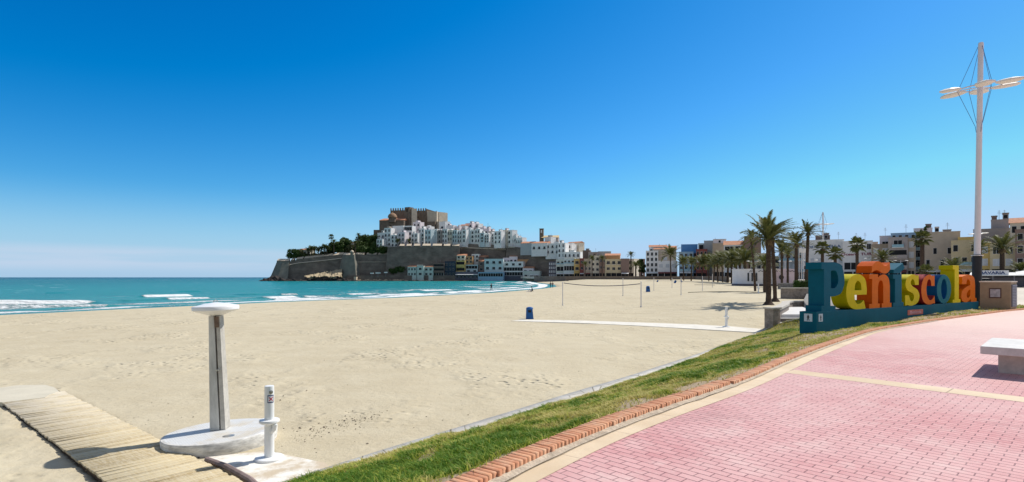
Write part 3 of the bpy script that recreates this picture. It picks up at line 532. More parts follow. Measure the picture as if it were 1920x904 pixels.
# ---------------------------------------------------------------- bench
M('bench_stone', (.60, .57, .53), .55, .16, 5, .002, 60, spec=.4); M('bench_side', (.52, .47, .42), .7, .2, 7, .003, 60)
c0 = Vector(G(1838, 649, 1.80)); bn = empty('stone_bench', (c0.x, c0.y, PZ0), R(45), 'low stone slab bench standing on the pink paving', 'bench')
m = MB(); m.b2(0, 1.95, -.82, 0, .365, .50); bb = m.build('seat', MATS['bench_stone'], bn)
m = MB(); m.b2(.50, 1.45, -.62, -.2, -.02, .364); m.build('pedestal', MATS['bench_side'], bn)
for o in bn.children:
    md = o.modifiers.new('b', 'BEVEL'); md.width = .008; md.segments = 2

# ---------------------------------------------------------------- letter sign
def path(pts, closed=True):
    n = len(pts); out = []
    for i in range(n):
        p1, p2 = pts[i], pts[(i+1) % n]; s1, s2 = len(p1) > 2, len(p2) > 2
        out.append((p1[0], p1[1]))
        if s1 or s2:
            p0 = pts[i-1] if s1 else p1; p3 = pts[(i+2) % n] if s2 else p2
            for k in range(1, 6):
                t = k/6; t2, t3 = t*t, t*t*t
                out.append(tuple(.5*((2*p1[a])+(-p0[a]+p2[a])*t+(2*p0[a]-5*p1[a]+4*p2[a]-p3[a])*t2+(-p0[a]+3*p1[a]-3*p2[a]+p3[a])*t3) for a in (0, 1)))
    return out
def ell(cx, cy, rx, ry, n=28): return [(cx+rx*math.cos(2*math.pi*k/n), cy+ry*math.sin(2*math.pi*k/n)) for k in range(n)]
S_ = 1
LET = {
 'P': ([path([(0, 0), (.60, 0), (.60, .10), (.38, .10), (.38, .30), (.60, .31, 1), (.86, .38, 1), (.99, .62, 1), (.88, .92, 1), (.62, 1.0, 1), (0, 1), (0, .86), (.11, .86), (.11, .12), (0, .12)])], [path([(.40, .47), (.60, .48, 1), (.72, .64, 1), (.62, .82, 1), (.40, .83)])]),
 'e': ([path([(1, .41), (1, .62, 1), (.90, .88, 1), (.55, 1, 1), (.15, .86, 1), (0, .5, 1), (.12, .14, 1), (.45, 0, 1), (.95, .01), (.86, .25), (.72, .17, 1), (.55, .15, 1), (.43, .25, 1), (.40, .41)])], [path([(.40, .54), (.44, .72, 1), (.57, .81, 1), (.71, .72, 1), (.74, .54)])]),
 'n': ([path([(0, 0), (.46, 0), (.46, .13), (.38, .13), (.38, .62), (.42, .76, 1), (.50, .82, 1), (.58, .78, 1), (.62, .62), (.62, .13), (.55, .13), (.55, 0), (1, 0), (1, .13), (.92, .13), (.92, .66), (.86, .88, 1), (.70, .99, 1), (.52, .97, 1), (.38, .90), (.38, 1), (0, 1), (0, .86), (.12, .86), (.12, .13), (0, .13)]),
        path([(.10, 1.03), (.20, 1.09, 1), (.36, 1.12, 1), (.60, 1.03, 1), (.80, 1.04, 1), (.94, 1.16), (.92, 1.36), (.80, 1.27, 1), (.66, 1.26, 1), (.46, 1.37, 1), (.30, 1.37, 1), (.12, 1.24)])], []),
 'i': ([path([(0, 0), (1, 0), (1, .13), (.82, .13), (.82, 1), (0, 1), (0, .86), (.18, .86), (.18, .13), (0, .13)]), path([(.05, 1.03), (.62, 1.03), (1.12, 1.20), (.92, 1.36), (.05, 1.14)])], []),
 's': ([path([(.94, .66), (.94, .98), (.80, .96), (.55, 1, 1), (.15, .90, 1), (.02, .70, 1), (.16, .50, 1), (.50, .40, 1), (.62, .28, 1), (.50, .15, 1), (.36, .18, 1), (.26, .34), (0, .34), (0, .01), (.16, .03), (.45, 0, 1), (.86, .09, 1), (1, .30, 1), (.86, .50, 1), (.52, .62, 1), (.38, .73, 1), (.50, .85, 1), (.62, .80, 1), (.68, .66)])], []),
 'c': ([path([(.97, .62), (.97, .97), (.84, .95), (.52, 1, 1), (.14, .84, 1), (0, .5, 1), (.12, .15, 1), (.48, 0, 1), (.86, .03), (1, .03), (.96, .30), (.80, .18, 1), (.62, .15, 1), (.44, .28, 1), (.37, .5, 1), (.43, .74, 1), (.55, .84, 1), (.68, .79, 1), (.72, .62)])], []),
 'o': ([ell(.5, .5, .5, .5)], [ell(.5, .5, .20, .35)]),
 'l': ([path([(0, 0), (1, 0), (1, .12), (.78, .12), (.78, 1.33), (0, 1.33), (0, 1.18), (.22, 1.18), (.22, .12), (0, .12)])], []),
 'a': ([path([(1, 0), (1, .13), (.90, .15), (.90, .62), (.84, .88, 1), (.62, .99, 1), (.38, 1, 1), (.05, .93), (.05, .66), (.32, .66), (.36, .80, 1), (.46, .84, 1), (.56, .76, 1), (.58, .62), (.34, .55, 1), (.08, .42, 1), (0, .22, 1), (.10, .04, 1), (.34, 0, 1), (.50, .05, 1), (.60, .12), (.64, 0)])], [path([(.58, .46), (.46, .42, 1), (.35, .28, 1), (.42, .14, 1), (.58, .24)])]),
}
def letter_mb(key, w_, h_, depth):
    m = MB(); outs, holes = LET[key]
    for oi, o in enumerate(outs):
        loops = [o]+(holes if oi == 0 else []); flat = [(p[0]*w_, p[1]*h_) for l in loops for p in l]
        tri = tessellate_polygon([[Vector((p[0], p[1], 0)) for p in l] for l in loops]); n = len(flat)
        vs = [(x, 0, z) for x, z in flat]+[(x, depth, z) for x, z in flat]; fs = [tuple(t) for t in tri]+[tuple(i+n for i in t) for t in tri]; m.cur = 0; m.add(vs, fs)
        base = 0; m.cur = 1; ss = []
        for l in loops:
            k = len(l); ss += [(base+i, base+(i+1) % k, base+(i+1) % k+n, base+i+n) for i in range(k)]; base += k
        o0 = len(m.v)-2*n; m.f += [tuple(i+o0 for i in f) for f in ss]; m.mi += [1]*len(ss)
    return m
def paint(name, rgb): return M(name, rgb, .6, .09, 4, .001, 40, spec=.12)
TE, YE, OR, BL, PU = paint('teal_paint', (.001, .10, .155)), paint('yellow_paint', (.64, .50, .0)), paint('orange_paint', (.64, .14, .0)), paint('blue_paint', (.003, .075, .20)), paint('red_violet_paint', (.28, .02, .02))
T2 = paint('lighter_teal_paint', (.004, .13, .165)); YG = paint('lime_paint', (.46, .40, .0)); OD = paint('deep_orange_paint', (.58, .09, .0))
sg_o = Vector((10.9, 20.1, PZ0)); sg_a = math.atan2(8.8, 13.1)
sgn = empty('letter_sign', sg_o, sg_a, 'long sign of tall coloured letters reading Peñiscola on a teal plinth behind the grass', 'sign')
m = MB(); m.b2(0, 15.8, 0, .62, -.35, .455); pl = m.build('plinth', TE, sgn)
HX = 1.37
for (k, t0, t1, h, mf, ms_) in [('P', .37, 2.06, 1.79, TE, TE), ('e', 2.17, 3.8, HX, YE, YG), ('n', 4.02, 5.97, HX, OR, OD), ('i', 6.12, 7.12, HX, TE, TE), ('s', 7.27, 8.72, HX, YE, YG), ('c', 8.9, 10.4, HX, OR, PU), ('o', 10.6, 12.3, HX, T2, BL), ('l', 12.5, 13.47, HX, YE, YG), ('a', 13.56, 15.6, HX, OR, OR)]:
    lb = letter_mb(k, t1-t0, h, .58).build('letter', [mf, ms_], sgn); lb.location = (t0, .02, .455)
    lb['label'] = {'P': 'teal capital P', 'e': 'yellow letter e', 'n': 'orange letter n with tilde', 'i': 'teal letter i with an accent', 's': 'yellow letter s', 'c': 'orange letter c with red sides', 'o': 'teal letter o with blue sides', 'l': 'yellow letter l', 'a': 'orange letter a'}[k]
    md = lb.modifiers.new('b', 'BEVEL'); md.width = .012; md.segments = 1; md.limit_method = 'ANGLE'; md.angle_limit = R(50)
M('black', (.012, .012, .014), .5, .05); M('coral', (.55, .13, .09), .5, .1); M('pink_text', (.75, .45, .5), .5, .05); M('pictogram_white', (.55, .62, .70), .5, .05)
def picto(name, mtx, w_):
    m = MB(); m.b2(-w_/2, w_/2, -.004, 0, -.14, .14); o = m.build(name, MATS['pictogram_white'], sgn); o.matrix_local = mtx
    m = MB(); m.lathe([(0.001, 0), (.022, 0), (.022, .002), (.001, .002)], 12, c=(0, 0, 0)); m.v = [(x, -.006-z, y+.085) for x, y, z in m.v]
    for poly in ([(-.028, .06), (.028, .06), (.024, -.01), (-.024, -.01)], [(-.024, -.01), (0.004, -.01), (-.022, -.11), (-.045, -.11)], [(0, -.01), (.024, -.01), (.05, -.11), (.026, -.11)], [(-.028, .06), (-.05, .0), (-.038, -.01), (-.02, .04)], [(.028, .06), (.052, .0), (.04, -.01), (.02, .04)]):
        k = len(poly); m.add([(x, -.005, z) for x, z in poly]+[(x, -.0075, z) for x, z in poly], [tuple(range(k)), tuple(range(2*k-1, k-1, -1))]+[(i, (i+1) % k, (i+1) % k+k, i+k) for i in range(k)])
    m.build('walking_figure', MATS['black'], o); return o
picto('pictogram_sticker', Matrix.Translation((-.001, .30, .24)) @ Matrix.Rotation(R(-90), 4, 'Z'), .30)
picto('pictogram_sticker', Matrix.Translation((.28, -.001, .24)), .28)
m = MB(); m.b2(0, 1.55, -.012, -.001, 0, .22); st = m.build('slogan_sticker', MATS['coral'], sgn); st.location = (7.45, 0, .06)
text_mesh('#peniscola', .20, 'slogan_text', MATS['pink_text'], st, Matrix.Translation((.775, -.014, .055)) @ Matrix.Rotation(R(90), 4, 'X') @ Matrix.Diagonal((1.35, 1, 1, 1)), .002)

# utility box
M('box_stone', (.31, .24, .155), .8, .16, 2.5, .004, 30); M('box_cap', (.68, .62, .52), .7, .1, 3); M('louvre', (.10, .10, .13), .5, .1); M('plaque', (.40, .40, .42), .5, .35, 8); M('plaque_frame', (.10, .06, .05), .6)
C0 = Vector((25.4, 28.6)); fl = Vector((-.66, .75)); sd_ = Vector((.80, .60))
ub = empty('utility_cabinet', (C0.x, C0.y, PZ0), 0, 'squat brown stone cabinet with a louvred end, right beside the letter sign', 'cabinet')
def quadpoly(a, b, e=0): # a along front-left, b along side
    ps = [Vector((0, 0))-fl*e-sd_*e, fl*(a+e)-sd_*e, fl*(a+e)+sd_*(b+e), sd_*(b+e)-fl*e]; return [(p.x, p.y) for p in ps]
m = MB(); m.prism(quadpoly(1.22, 1.15), -.1, 1.44); m.build('body', MATS['box_stone'], ub)
m = MB(); m.prism(quadpoly(1.22, 1.15, .03), 1.443, 1.50); m.build('cap', MATS['box_cap'], ub)
af = math.atan2(-fl.y, -fl.x)
m = MB(); m.b2(-.85, -.36, -.02, .0, .62, 1.14); o = m.build('plaque_frame', MATS['plaque_frame'], ub); o.rotation_euler = (0, 0, af)
m = MB(); m.b2(-.80, -.41, -.03, -.021, .68, 1.08); p2 = m.build('plaque', MATS['plaque'], o)
as_ = math.atan2(sd_.y, sd_.x); m = MB(); m.b2(.1, 1.05, -.03, -.002, .18, 1.32); o = m.build('louvre_door', MATS['louvre'], ub); o.rotation_euler = (0, 0, as_)
m = MB(); [m.b2(.14, 1.01, -.055, -.031, .22+k*.08, .25+k*.08) for k in range(14)]; M('louvre_slat', (.25, .26, .32), .5, .1); m.build('slat', MATS['louvre_slat'], o)

# ---------------------------------------------------------------- tall mast lamps
M('mast_white', (.72, .68, .68), .4, .05, 2, spec=.4); M('mast_black', (.03, .028, .03), .6, .2, 6); M('cable', (.10, .16, .32), .4); M('lamp_shell', (.74, .70, .63), .5, .06, 2)
def mast(x, y, z, sc, label, group=None, simple=False, rz=0, tilt=0.):
    t = empty('mast_lamp', (x, y, z), rz, label, 'street lamp', group); t.scale = (sc, sc, sc); t.rotation_euler = (0, R(tilt), rz)
    m = MB(); m.lathe([(.22, 0), (.22, 2.95), (.20, 3.0)], 20); m.build('base_sleeve', MATS['mast_black'], t, True)
    m = MB(); m.lathe([(.28, 2.93), (.28, 2.97), (.14, 2.98)], 20); m.build('sleeve_collar', MATS['mast_white'], t)
    m = MB(); m.lathe([(.15, 2.98), (.135, 8), (.125, 14.6), (.11, 14.7)], 18); m.build('pole', MATS['mast_white'], t, True)
    m = MB(); zr = 0; ZR = 12.25; rr = 1.0; k = 24
    pts = [(rr*math.cos(2*math.pi*i/k), rr*math.sin(2*math.pi*i/k)*1, zr) for i in range(k+1)]; m.tube(pts, .035, 6)
    for a in range(3): m.tube([(rr*math.cos(R(120*a+20)), rr*math.sin(R(120*a+20)), zr), (0, 0, zr)], .03, 6)
    rg = m.build('ring', MATS['mast_white'], t); rg.rotation_euler = (R(3), R(-6), 0)
    rg.location = (0, 0, ZR)
    for i, (a, rad, sz) in enumerate([(0, 1.45, .70), (52, 1.4, .62), (112, 1.35, .62), (176, 1.6, .50), (238, 1.25, .6), (302, 1.3, .62)]):
        m = MB(); pl_ = []
        for q in range(10):
            b = 2*math.pi*q/10; r_ = sz*(1+.06*math.cos(5*b)); pl_.append((r_*math.cos(b)*1.05, r_*math.sin(b)*.72))
        n = 10; vs = [(p[0], p[1], -.05) for p in pl_]+[(p[0], p[1], .02) for p in pl_]+[(p[0]*.5, p[1]*.5, .09) for p in pl_]+[(p[0]*.72, p[1]*.72, -.11) for p in pl_]
        fs = [(j, (j+1) % n, (j+1) % n+n, j+n) for j in range(n)]+[(j+n, (j+1) % n+n, (j+1) % n+2*n, j+2*n) for j in range(n)]+[tuple(range(2*n, 3*n))]+[((j+1) % n, j, j+3*n, (j+1) % n+3*n) for j in range(n)]+[tuple(range(4*n-1, 3*n-1, -1))]
        m.add(vs, fs); o = m.build('reflector_panel', MATS['lamp_shell'], rg); o.location = (rad*math.cos(R(a)), rad*math.sin(R(a)), zr+.03*(i % 2)-.02); o.rotation_euler = (R(rnd.uniform(-4, 4)), R(rnd.uniform(-5, 5)), R(a))
    for a in (20, 140, 260, 80):
        p = Vector((rr*.98*math.cos(R(a)), rr*.98*math.sin(R(a)), ZR+math.cos(R(a))*.105)); m = MB(); m.tube([p, (.12*math.cos(R(a)), .12*math.sin(R(a)), 14.5)], .012*1.0 if not simple else .02, 5); m.build('stay_cable', MATS['cable'], t)
        m = MB(); m.tube([p, (.18*math.cos(R(a)), .18*math.sin(R(a)), 10.1), (.13*math.cos(R(a)), .13*math.sin(R(a)), 9.75)], .012 if not simple else .02, 5); m.build('stay_cable', MATS['cable'], t)
    return t
mast(PX(1830.5, 31), 31, PZ0-.05, 1.0, 'tallest white lamp mast, with a black lower sleeve, beside the letter sign', tilt=1.0)
mast(PX(1543, 118), 118, 1.4, 1.04, 'white lamp mast in front of the building with blue roof lettering', simple=True, rz=.5)
mast(PX(1609, 146), 146, 1.6, .82, 'slim white lamp mast in front of the building with dark red lettering', simple=True, rz=1.2)
mast(PX(1834, 122), 122, 1.5, .90, 'farther lamp mast mostly hidden behind the tallest lamp mast', simple=True, rz=.2)

# ---------------------------------------------------------------- stone garden walls, steps, kiosk
M('rubble_stone', (.27, .23, .20), .9, .45, 3.2, .03, 8); M('cap_stone', (.50, .46, .40), .85, .2, 3, .01, 20); M('step_top', (.62, .61, .60), .8, .12, 2); M('step_riser', (.16, .14, .13), .9, .3)
def wallrun(name, pts, th, zb, zt, label, capth=.12):
    t = empty(name, (pts[0][0], pts[0][1], zb), 0, label, 'stone wall'); P = [Vector((p[0]-pts[0][0], p[1]-pts[0][1])) for p in pts]
    def off(d): return [tuple(p) for p in offset([tuple(p) for p in P], d)]
    for nm, e, z0, z1, mt in (('body', 0, -.4, zt-zb-capth, 'rubble_stone'), ('coping', .05, zt-zb-capth+.002, zt-zb, 'cap_stone')):
        A = off(-th/2-e); B = off(th/2+e); m = MB(); n = len(A)
        vs = []; 
        for i in range(n): vs += [(A[i][0], A[i][1], z0), (B[i][0], B[i][1], z0), (B[i][0], B[i][1], z1), (A[i][0], A[i][1], z1)]
        fs = [(4*i+a, 4*i+(a+1) % 4, 4*i+4+(a+1) % 4, 4*i+4+a) for i in range(n-1) for a in range(4)]+[(0, 1, 2, 3), (4*n-1, 4*n-2, 4*n-3, 4*n-4)]
        m.add(vs, fs); m.build(nm, MATS[mt], t)
    return t
def pd(px, D): return (PX(px, D), D)
wallrun('stone_wall', [(14.35, 31), (15.4, 32.6), (18.0, 37), (19.6, 40.2), (20.6, 41.6), (22, 42.2), (26, 43), (30, 43.4)], .42, 0, 1.27, 'nearer low stone wall with pale coping that bends round the beach steps')
gt = empty('gate_pier', (14.25, 30.75, 0), R(-58), 'square stone pier with flat cap at the beach end of the nearer wall', 'pier')
m = MB(); m.box((0, 0, .42), (.52, .62, 1.7)); m.build('shaft', MATS['rubble_stone'], gt); m = MB(); m.box((0, 0, 1.315), (.64, .74, .09)); m.build('cap', MATS['cap_stone'], gt)
st = empty('beach_steps', (15.5, 32, 0), 0, 'pale stone steps with dark risers leading down to the sand beside the sign', 'steps')
m = MB(); m.prism([(-.2, .55), (1.9, .55), (7.2, 8.8), (3.2, 8.6), (2.2, 6.2)], -.2, .85); m.build('landing', MATS['step_top'], st)
for k in range(3):
    m = MB(); m.b2(-.65-.1*k, 1.9, .2-.36*k, .548-.36*k, -.2, .62-.22*k); m.build('step', MATS['step_riser'], st); m = MB(); m.b2(-.65-.1*k, 1.9, .16-.36*k, .545-.36*k, .622-.22*k, .66-.22*k); m.build('tread', MATS['step_top'], st)
wallrun('stone_wall', [pd(1464, 59), (29.3, 58.6), (31.6, 58.4), (33.2, 59), (34.2, 63)], .5, .9, 1.93, 'farther stone wall standing alone in the sand behind the twin palms')
wallrun('stone_wall', [(46, 97), (50.5, 92.5), (53, 90), (56, 88)], .5, 1.0, 2.0, 'dark ramp wall running from the white pavilion towards the hedge', .08)
M('kiosk_white', (.74, .72, .74), .75, .06, 1.2); M('kiosk_pink', (.70, .56, .60), .75, .08, 1.5); M('dark_base', (.13, .12, .14), .85, .2); M('window_dark', (.03, .035, .045), .25, .2, 1); M('dark_ornament', (.10, .10, .12), .8, .1)
kz = 1.0; kc = Vector(pd(1436, 116)); kk = empty('pavilion', (kc.x, kc.y, kz), 0, 'low white and pink beach pavilion with a round window behind the twin palms', 'pavilion')
foot = []
for i in range(13): a = R(175+i*7.5); foot.append((-.2+4.6*math.cos(a), 3.0+4.2*math.sin(a)))
foot += [(5.8, .6), (5.9, 5), (-4.6, 6)]
def scl(P, e): c = Vector((.3, 3)); return [tuple(Vector(p)+(Vector(p)-c).normalized()*e) for p in P]
m = MB(); m.prism(scl(foot, .12), -.4, .62); m.build('base', MATS['dark_base'], kk); m = MB(); m.prism(foot, .622, 3.6); m.build('wall', MATS['kiosk_white'], kk)
m = MB(); m.prism(scl(foot, .08), 3.602, 3.75); m.build('roof_edge', MATS['kiosk_white'], kk)
m = MB(); m.b2(1.35, 5.75, -.9, .45, .4, 3.68); m.build('pink_wall', MATS['kiosk_pink'], kk)
def ring_y(r0, r1, y, n=28):
    m = MB(); vs = []; 
    for i in range(n): a = 2*math.pi*i/n; vs += [(r0*math.cos(a), y, r0*math.sin(a)), (r1*math.cos(a), y-.04, r1*math.sin(a))]
    m.add(vs, [(2*i, 2*((i+1) % n), 2*((i+1) % n)+1, 2*i+1) for i in range(n)]); return m
m = MB(); m.add([(.52*math.cos(2*math.pi*i/24), -.93, 2.0+.52*math.sin(2*math.pi*i/24)) for i in range(24)]+[(.52*math.cos(2*math.pi*i/24), -.905, 2.0+.52*math.sin(2*math.pi*i/24)) for i in range(24)], [tuple(range(24)), tuple(range(47, 23, -1))]+[(i, (i+1) % 24, (i+1) % 24+24, i+24) for i in range(24)]); o = m.build('round_window', MATS['window_dark'], kk); o.location = (2.75, 0, 0)
m = ring_y(.52, .68, -.935); f = m.build('window_frame', MATS['kiosk_pink'], o); f.location = (0, 0, 2.0)
for (x, w_, y) in [(-3.4, .8, -1.0), (-1.3, 1.6, -1.28), (1.6, .7, -.93), (4.6, 1.6, -.93)]:
    m = MB(); m.tube([(x-w_/2, y, 3.15), (x-w_/4, y-.03, 3.35), (x, y-.02, 3.2), (x+w_/4, y-.03, 3.35), (x+w_/2, y, 3.15)], .07, 6); m.build('wall_ornament', MATS['dark_ornament'], kk)
for x in (-3.6, -3.0, -2.3):
    m = MB(); y = 3.0-4.25*math.sqrt(max(0, 1-((x+.2)/4.65)**2)); m.b2(x-.12, x+.12, y-.12, y+.1, 1.2, 2.9); m.build('slit_window', MATS['window_dark'], kk)
# flag poles and flag
M('flag_white', (.82, .80, .78), .8, .04); M('flag_mark', (.30, .22, .25), .8)
for i, px in enumerate((1498.5, 1502.5, 1507)):
    x, D = pd(px, 104+i*.6); m = MB(); m.lathe([(.07, 0), (.045, 7.2), (.06, 7.22), (.0, 7.3)], 10); o = m.build('flagpole', MATS['mast_white'], None, True); o.location = (x, D, 1.35); tag(o, ('leftmost flagpole, carrying the flag, of the three white flagpoles left of the sign', 'middle one of the three white flagpoles left of the sign', 'rightmost of the three white flagpoles left of the sign')[i], 'flagpole', 'white flagpoles')
nx, nz_ = 14, 8; V = []
for i in range(nx):
    for j in range(nz_): u = i/(nx-1); v_ = j/(nz_-1); V.append((.05+1.35*u, .12*math.sin(u*7+v_*2)*u, -v_*(.85-.12*u)-.15*u*u+.04*math.sin(u*9)))
o = npmesh('flag', V, gridfaces(nx, nz_), MATS['flag_white']); md = o.modifiers.new('s', 'SOLIDIFY'); md.thickness = .01; x, D = pd(1498.5, 104); o.location = (x, D, 8.4); tag(o, 'white flag blowing to the right on the leftmost flagpole', 'flag')
# hedge
def leafmass(n, fn, size, seed, flat=.0):
    r = np.random.RandomState(seed); P = fn(r, n); A = r.normal(size=(n, 3)); A /= np.linalg.norm(A, axis=1)[:, None]; Bv = np.cross(A, r.normal(size=(n, 3))); Bv /= np.linalg.norm(Bv, axis=1)[:, None]; sz = size*(.5+r.rand(n))[:, None]
    V = np.stack([P-A*sz, P+Bv*sz*.5, P+A*sz, P-Bv*sz*.5], 1).reshape(-1, 3); return V, np.arange(4*n).reshape(-1, 4)
def leafmat(name, a, b, tr=.2):
    s = NT(name); o1 = s.map(); gi = s.n.new('ShaderNodeNewGeometry'); c = s.mix(s.mr(s.noise(o1, 1.1, 4), .35, .65), a, b); c = s.mix(s.math('MULTIPLY', gi.outputs['Random Per Island'], .5), c, tuple(min(1, q*1.7) for q in b)); s.col(c); s.b.inputs['Roughness'].default_value = .6; s.b.inputs['Specular IOR Level'].default_value = .25
    tl = s.n.new('ShaderNodeBsdfTranslucent'); s.put(tl.inputs[0], c); ms = s.n.new('ShaderNodeMixShader'); ms.inputs[0].default_value = tr; on = [q for q in s.n if q.type == 'OUTPUT_MATERIAL'][0]; s.l.new(s.b.outputs[0], ms.inputs[1]); s.l.new(tl.outputs[0], ms.inputs[2]); s.l.new(ms.outputs[0], on.inputs[0]); return s.m
LF = leafmat('leaf_green', (.028, .05, .012), (.06, .095, .022)); LF2 = leafmat('leaf_olive', (.05, .055, .02), (.10, .10, .04)); PF = leafmat('palm_frond', (.055, .075, .022), (.12, .125, .035), .22); HG = leafmat('hedge_leaf', (.02, .045, .012), (.06, .12, .02))
def fbox(r, n):
    P = r.rand(n, 3)*2-1; ax = r.randint(0, 3, n); P[np.arange(n), ax] = np.sign(P[np.arange(n), ax]+1e-9)*(1-.12*r.rand(n)); return P*np.array([1.6, .8, .62])+np.array([0, 0, .62])
V, Fc = leafmass(5000, fbox, .07, 4); hx, hy = pd(1514, 77); hd = empty('hedge', (hx, hy, 1.3), 0, 'clipped dark square hedge block just left of the letter P', 'hedge'); npmesh('foliage', V, Fc, HG, smooth_=False, parent=hd); m = MB(); m.box((0, 0, .55), (2.9, 1.4, 1.1)); m.build('twigs', M('hedge_core', (.02, .025, .012), .95), hd)

# ---------------------------------------------------------------- palms
M('palm_trunk', (.075, .05, .036), .95, .45, 3.5, .05, 10, stretch=(1, 1, 2.2)); M('palm_trunk_grey', (.20, .16, .13), .95, .35, 3, .03, 12, stretch=(1, 1, 2.5)); M('dry_frond', (.20, .14, .07), .95, .4, 4)
def feather_crown(seed, nf=46, L=3.0, wind=.25, leaf=.42, up=1.15, nl=20):
    r = random.Random(seed); V = []; Fc = []
    def tri(a, b, c): o = len(V); V.extend([tuple(a), tuple(b), tuple(c)]); Fc.append((o, o+1, o+2))
    for k in range(nf):
        az = k*2.39996+r.uniform(-.2, .2); e0 = R(84)-R(92)*(k/nf)**1.2+R(r.uniform(-6, 6)); Lk = L*(.78+.3*r.random())*(1 if k > 4 else .75); p = Vector((.12*math.cos(az), .12*math.sin(az), 0)); el = e0; pts = [p.copy()]; n = 12; d0 = Vector((math.cos(az), math.sin(az), 0))
        for i in range(n):
            el -= R(3.2+2.6*r.random())*(.4+1.1*i/n); wv = wind*(i/n)**1.2; d = (d0*math.cos(el)+Vector((0, 0, math.sin(el)))+Vector((wv, 0, -.12*wv))).normalized(); p = p+d*Lk/n; pts.append(p.copy())
        for i in range(n):
            t = (pts[i+1]-pts[i]).normalized(); sdv = t.cross(Vector((0, 0, 1))); sdv = sdv.normalized() if sdv.length > .1 else Vector((1, 0, 0)); upv = sdv.cross(t); wd = .05*(1-i/n)+.012; a, b = pts[i], pts[i+1]
            o = len(V); V.extend([tuple(a-sdv*wd), tuple(a+sdv*wd), tuple(b+sdv*wd*.8), tuple(b-sdv*wd*.8)]); Fc.append((o, o+1, o+2)); Fc.append((o, o+2, o+3))
            if i < 1: continue
            for j in range(max(1, nl//n)+(1 if i % 2 else 0)+1):
                f = j/(nl//n+2); q = a.lerp(b, f); ll = leaf*L/3*math.sin(math.pi*min(1, (i+f)/n*.82+.16))**.7
                for sg_ in (-1, 1):
                    dd = (t*.85+sdv*sg_*.55+upv*r.uniform(-.05, .35)+Vector((0, 0, -.18))+Vector((wind*.25, 0, 0))).normalized(); bw_ = t*.042*L/3*1.5; tri(q-bw_, q+bw_, q+dd*ll*r.uniform(.85, 1.1))
    return V, Fc
def fan_crown(seed, nf=34, Lp=.9, Lb=.75, wind=.1):
    r = random.Random(seed); V = []; Fc = []
    for k in range(nf):
        az = k*2.39996; el = R(80)-R(135)*(k/nf)+R(r.uniform(-8, 8)); d0 = Vector((math.cos(az)*math.cos(el)+wind, math.sin(az)*math.cos(el), math.sin(el))).normalized(); sdv = d0.cross(Vector((0, 0, 1))).normalized(); upv = sdv.cross(d0); e = d0*Lp*r.uniform(.7, 1.1); o = len(V)
        V.extend([tuple(-sdv*.02), tuple(sdv*.02), tuple(e+sdv*.015), tuple(e-sdv*.015)]); Fc.extend([(o, o+1, o+2), (o, o+2, o+3)])
        for j in range(15):
            a = R(-105+210*j/14)+r.uniform(-.05, .05); dd = (d0*math.cos(a)+sdv*math.sin(a)); ll = Lb*(.75+.25*math.cos(a))*r.uniform(.85, 1.1); c1 = e+dd*ll*.6+upv*.03; tip = e+dd*ll+Vector((0, 0, -.16*ll)); pp = dd.cross(upv)*.055*Lb/.75; o = len(V); V.extend([tuple(e), tuple(c1-pp), tuple(tip), tuple(c1+pp)]); Fc.extend([(o, o+1, o+2), (o, o+2, o+3)])
    return V, Fc
CR = {}
def crown_mesh(key):
    if key not in CR:
        kind, seed, wind = key
        if kind == 'big': V, Fc = feather_crown(seed, 40, 3.0, wind, .50, nl=44)
        elif kind == 'mid': V, Fc = feather_crown(seed, 32, 3.0, wind, .55, nl=26)
        elif kind == 'far': V, Fc = feather_crown(seed, 38, 3.0, wind, .75, nl=12)
        else: V, Fc = fan_crown(seed, wind=wind)
        o = npmesh('crown', V, np.array(Fc), PF, smooth_=False); CR[key] = o.data; bpy.data.objects.remove(o)
    return CR[key]
def palm(px, D, top, r0, key, crown_r, label, group=None, lean=0., zb=None, skirt=True, rad=1.6, bole=False):
    x = PX(px, D); zb = zs1(x, D)-.1 if zb is None else zb; h = PZ(top, D)-zb; csz = crown_r/3.0 if key[0] != 'fan' else crown_r/1.65
    hc = h-crown_r*.80
    t = empty('palm_tree' if key[0] != 'fan' else 'fan_palm', (x, D, zb), 0, label, 'palm tree', group); m = MB(); prof = []; k = 28 if D < 60 else 14 if D < 90 else 6; q = random.Random(int(px)); vs = []; fs = []; n = 12 if D < 90 else 8
    for i in range(k+1):
        f = i/k; r_ = r0*((3.0-1.9*f/.075) if f < .075 and bole else (1.0+.18*(1-f)))*(1+q.uniform(-.05, .05)); 
        if f > .86: r_ *= 1+.35*math.sin((f-.86)/.14*3.1)
        for j in range(n): a = 2*math.pi*j/n; vs.append((lean*f**1.3+r_*math.cos(a), r_*math.sin(a), hc*f))
    fs = [(i*n+j, i*n+(j+1) % n, (i+1)*n+(j+1) % n, (i+1)*n+j) for i in range(k) for j in range(n)]+[tuple(k*n+j for j in range(n))]; m.add(vs, fs); m.build('trunk', MATS['palm_trunk'], t, True)
    c = bpy.data.objects.new('crown', crown_mesh(key)); COL.objects.link(c); c.parent = t; c.location = (lean, 0, hc); c.scale = (csz,)*3; c.rotation_euler = (0, 0, 0)
    if skirt and D < 200:
        mm_ = MB(); 
        for j in range(16): a = 2*math.pi*j/16; l_ = q.uniform(.4, .8)*csz; mm_.add([(lean+r0*.9*math.cos(a), r0*.9*math.sin(a), hc+.1), (lean+r0*1.7*math.cos(a-.15), r0*1.7*math.sin(a-.15), hc-l_), (lean+r0*1.9*math.cos(a+.15), r0*1.9*math.sin(a+.15), hc-l_*.8)], [(0, 1, 2)])
        mm_.build('dry_leaf_skirt', MATS['dry_frond'], t)
    return t
palm(1441, 50, 400, .20, ('big', 3, .55), 2.95, 'left palm of the big twin pair standing in the sand before the pavilion', 'twin palms', zb=.45, bole=True)
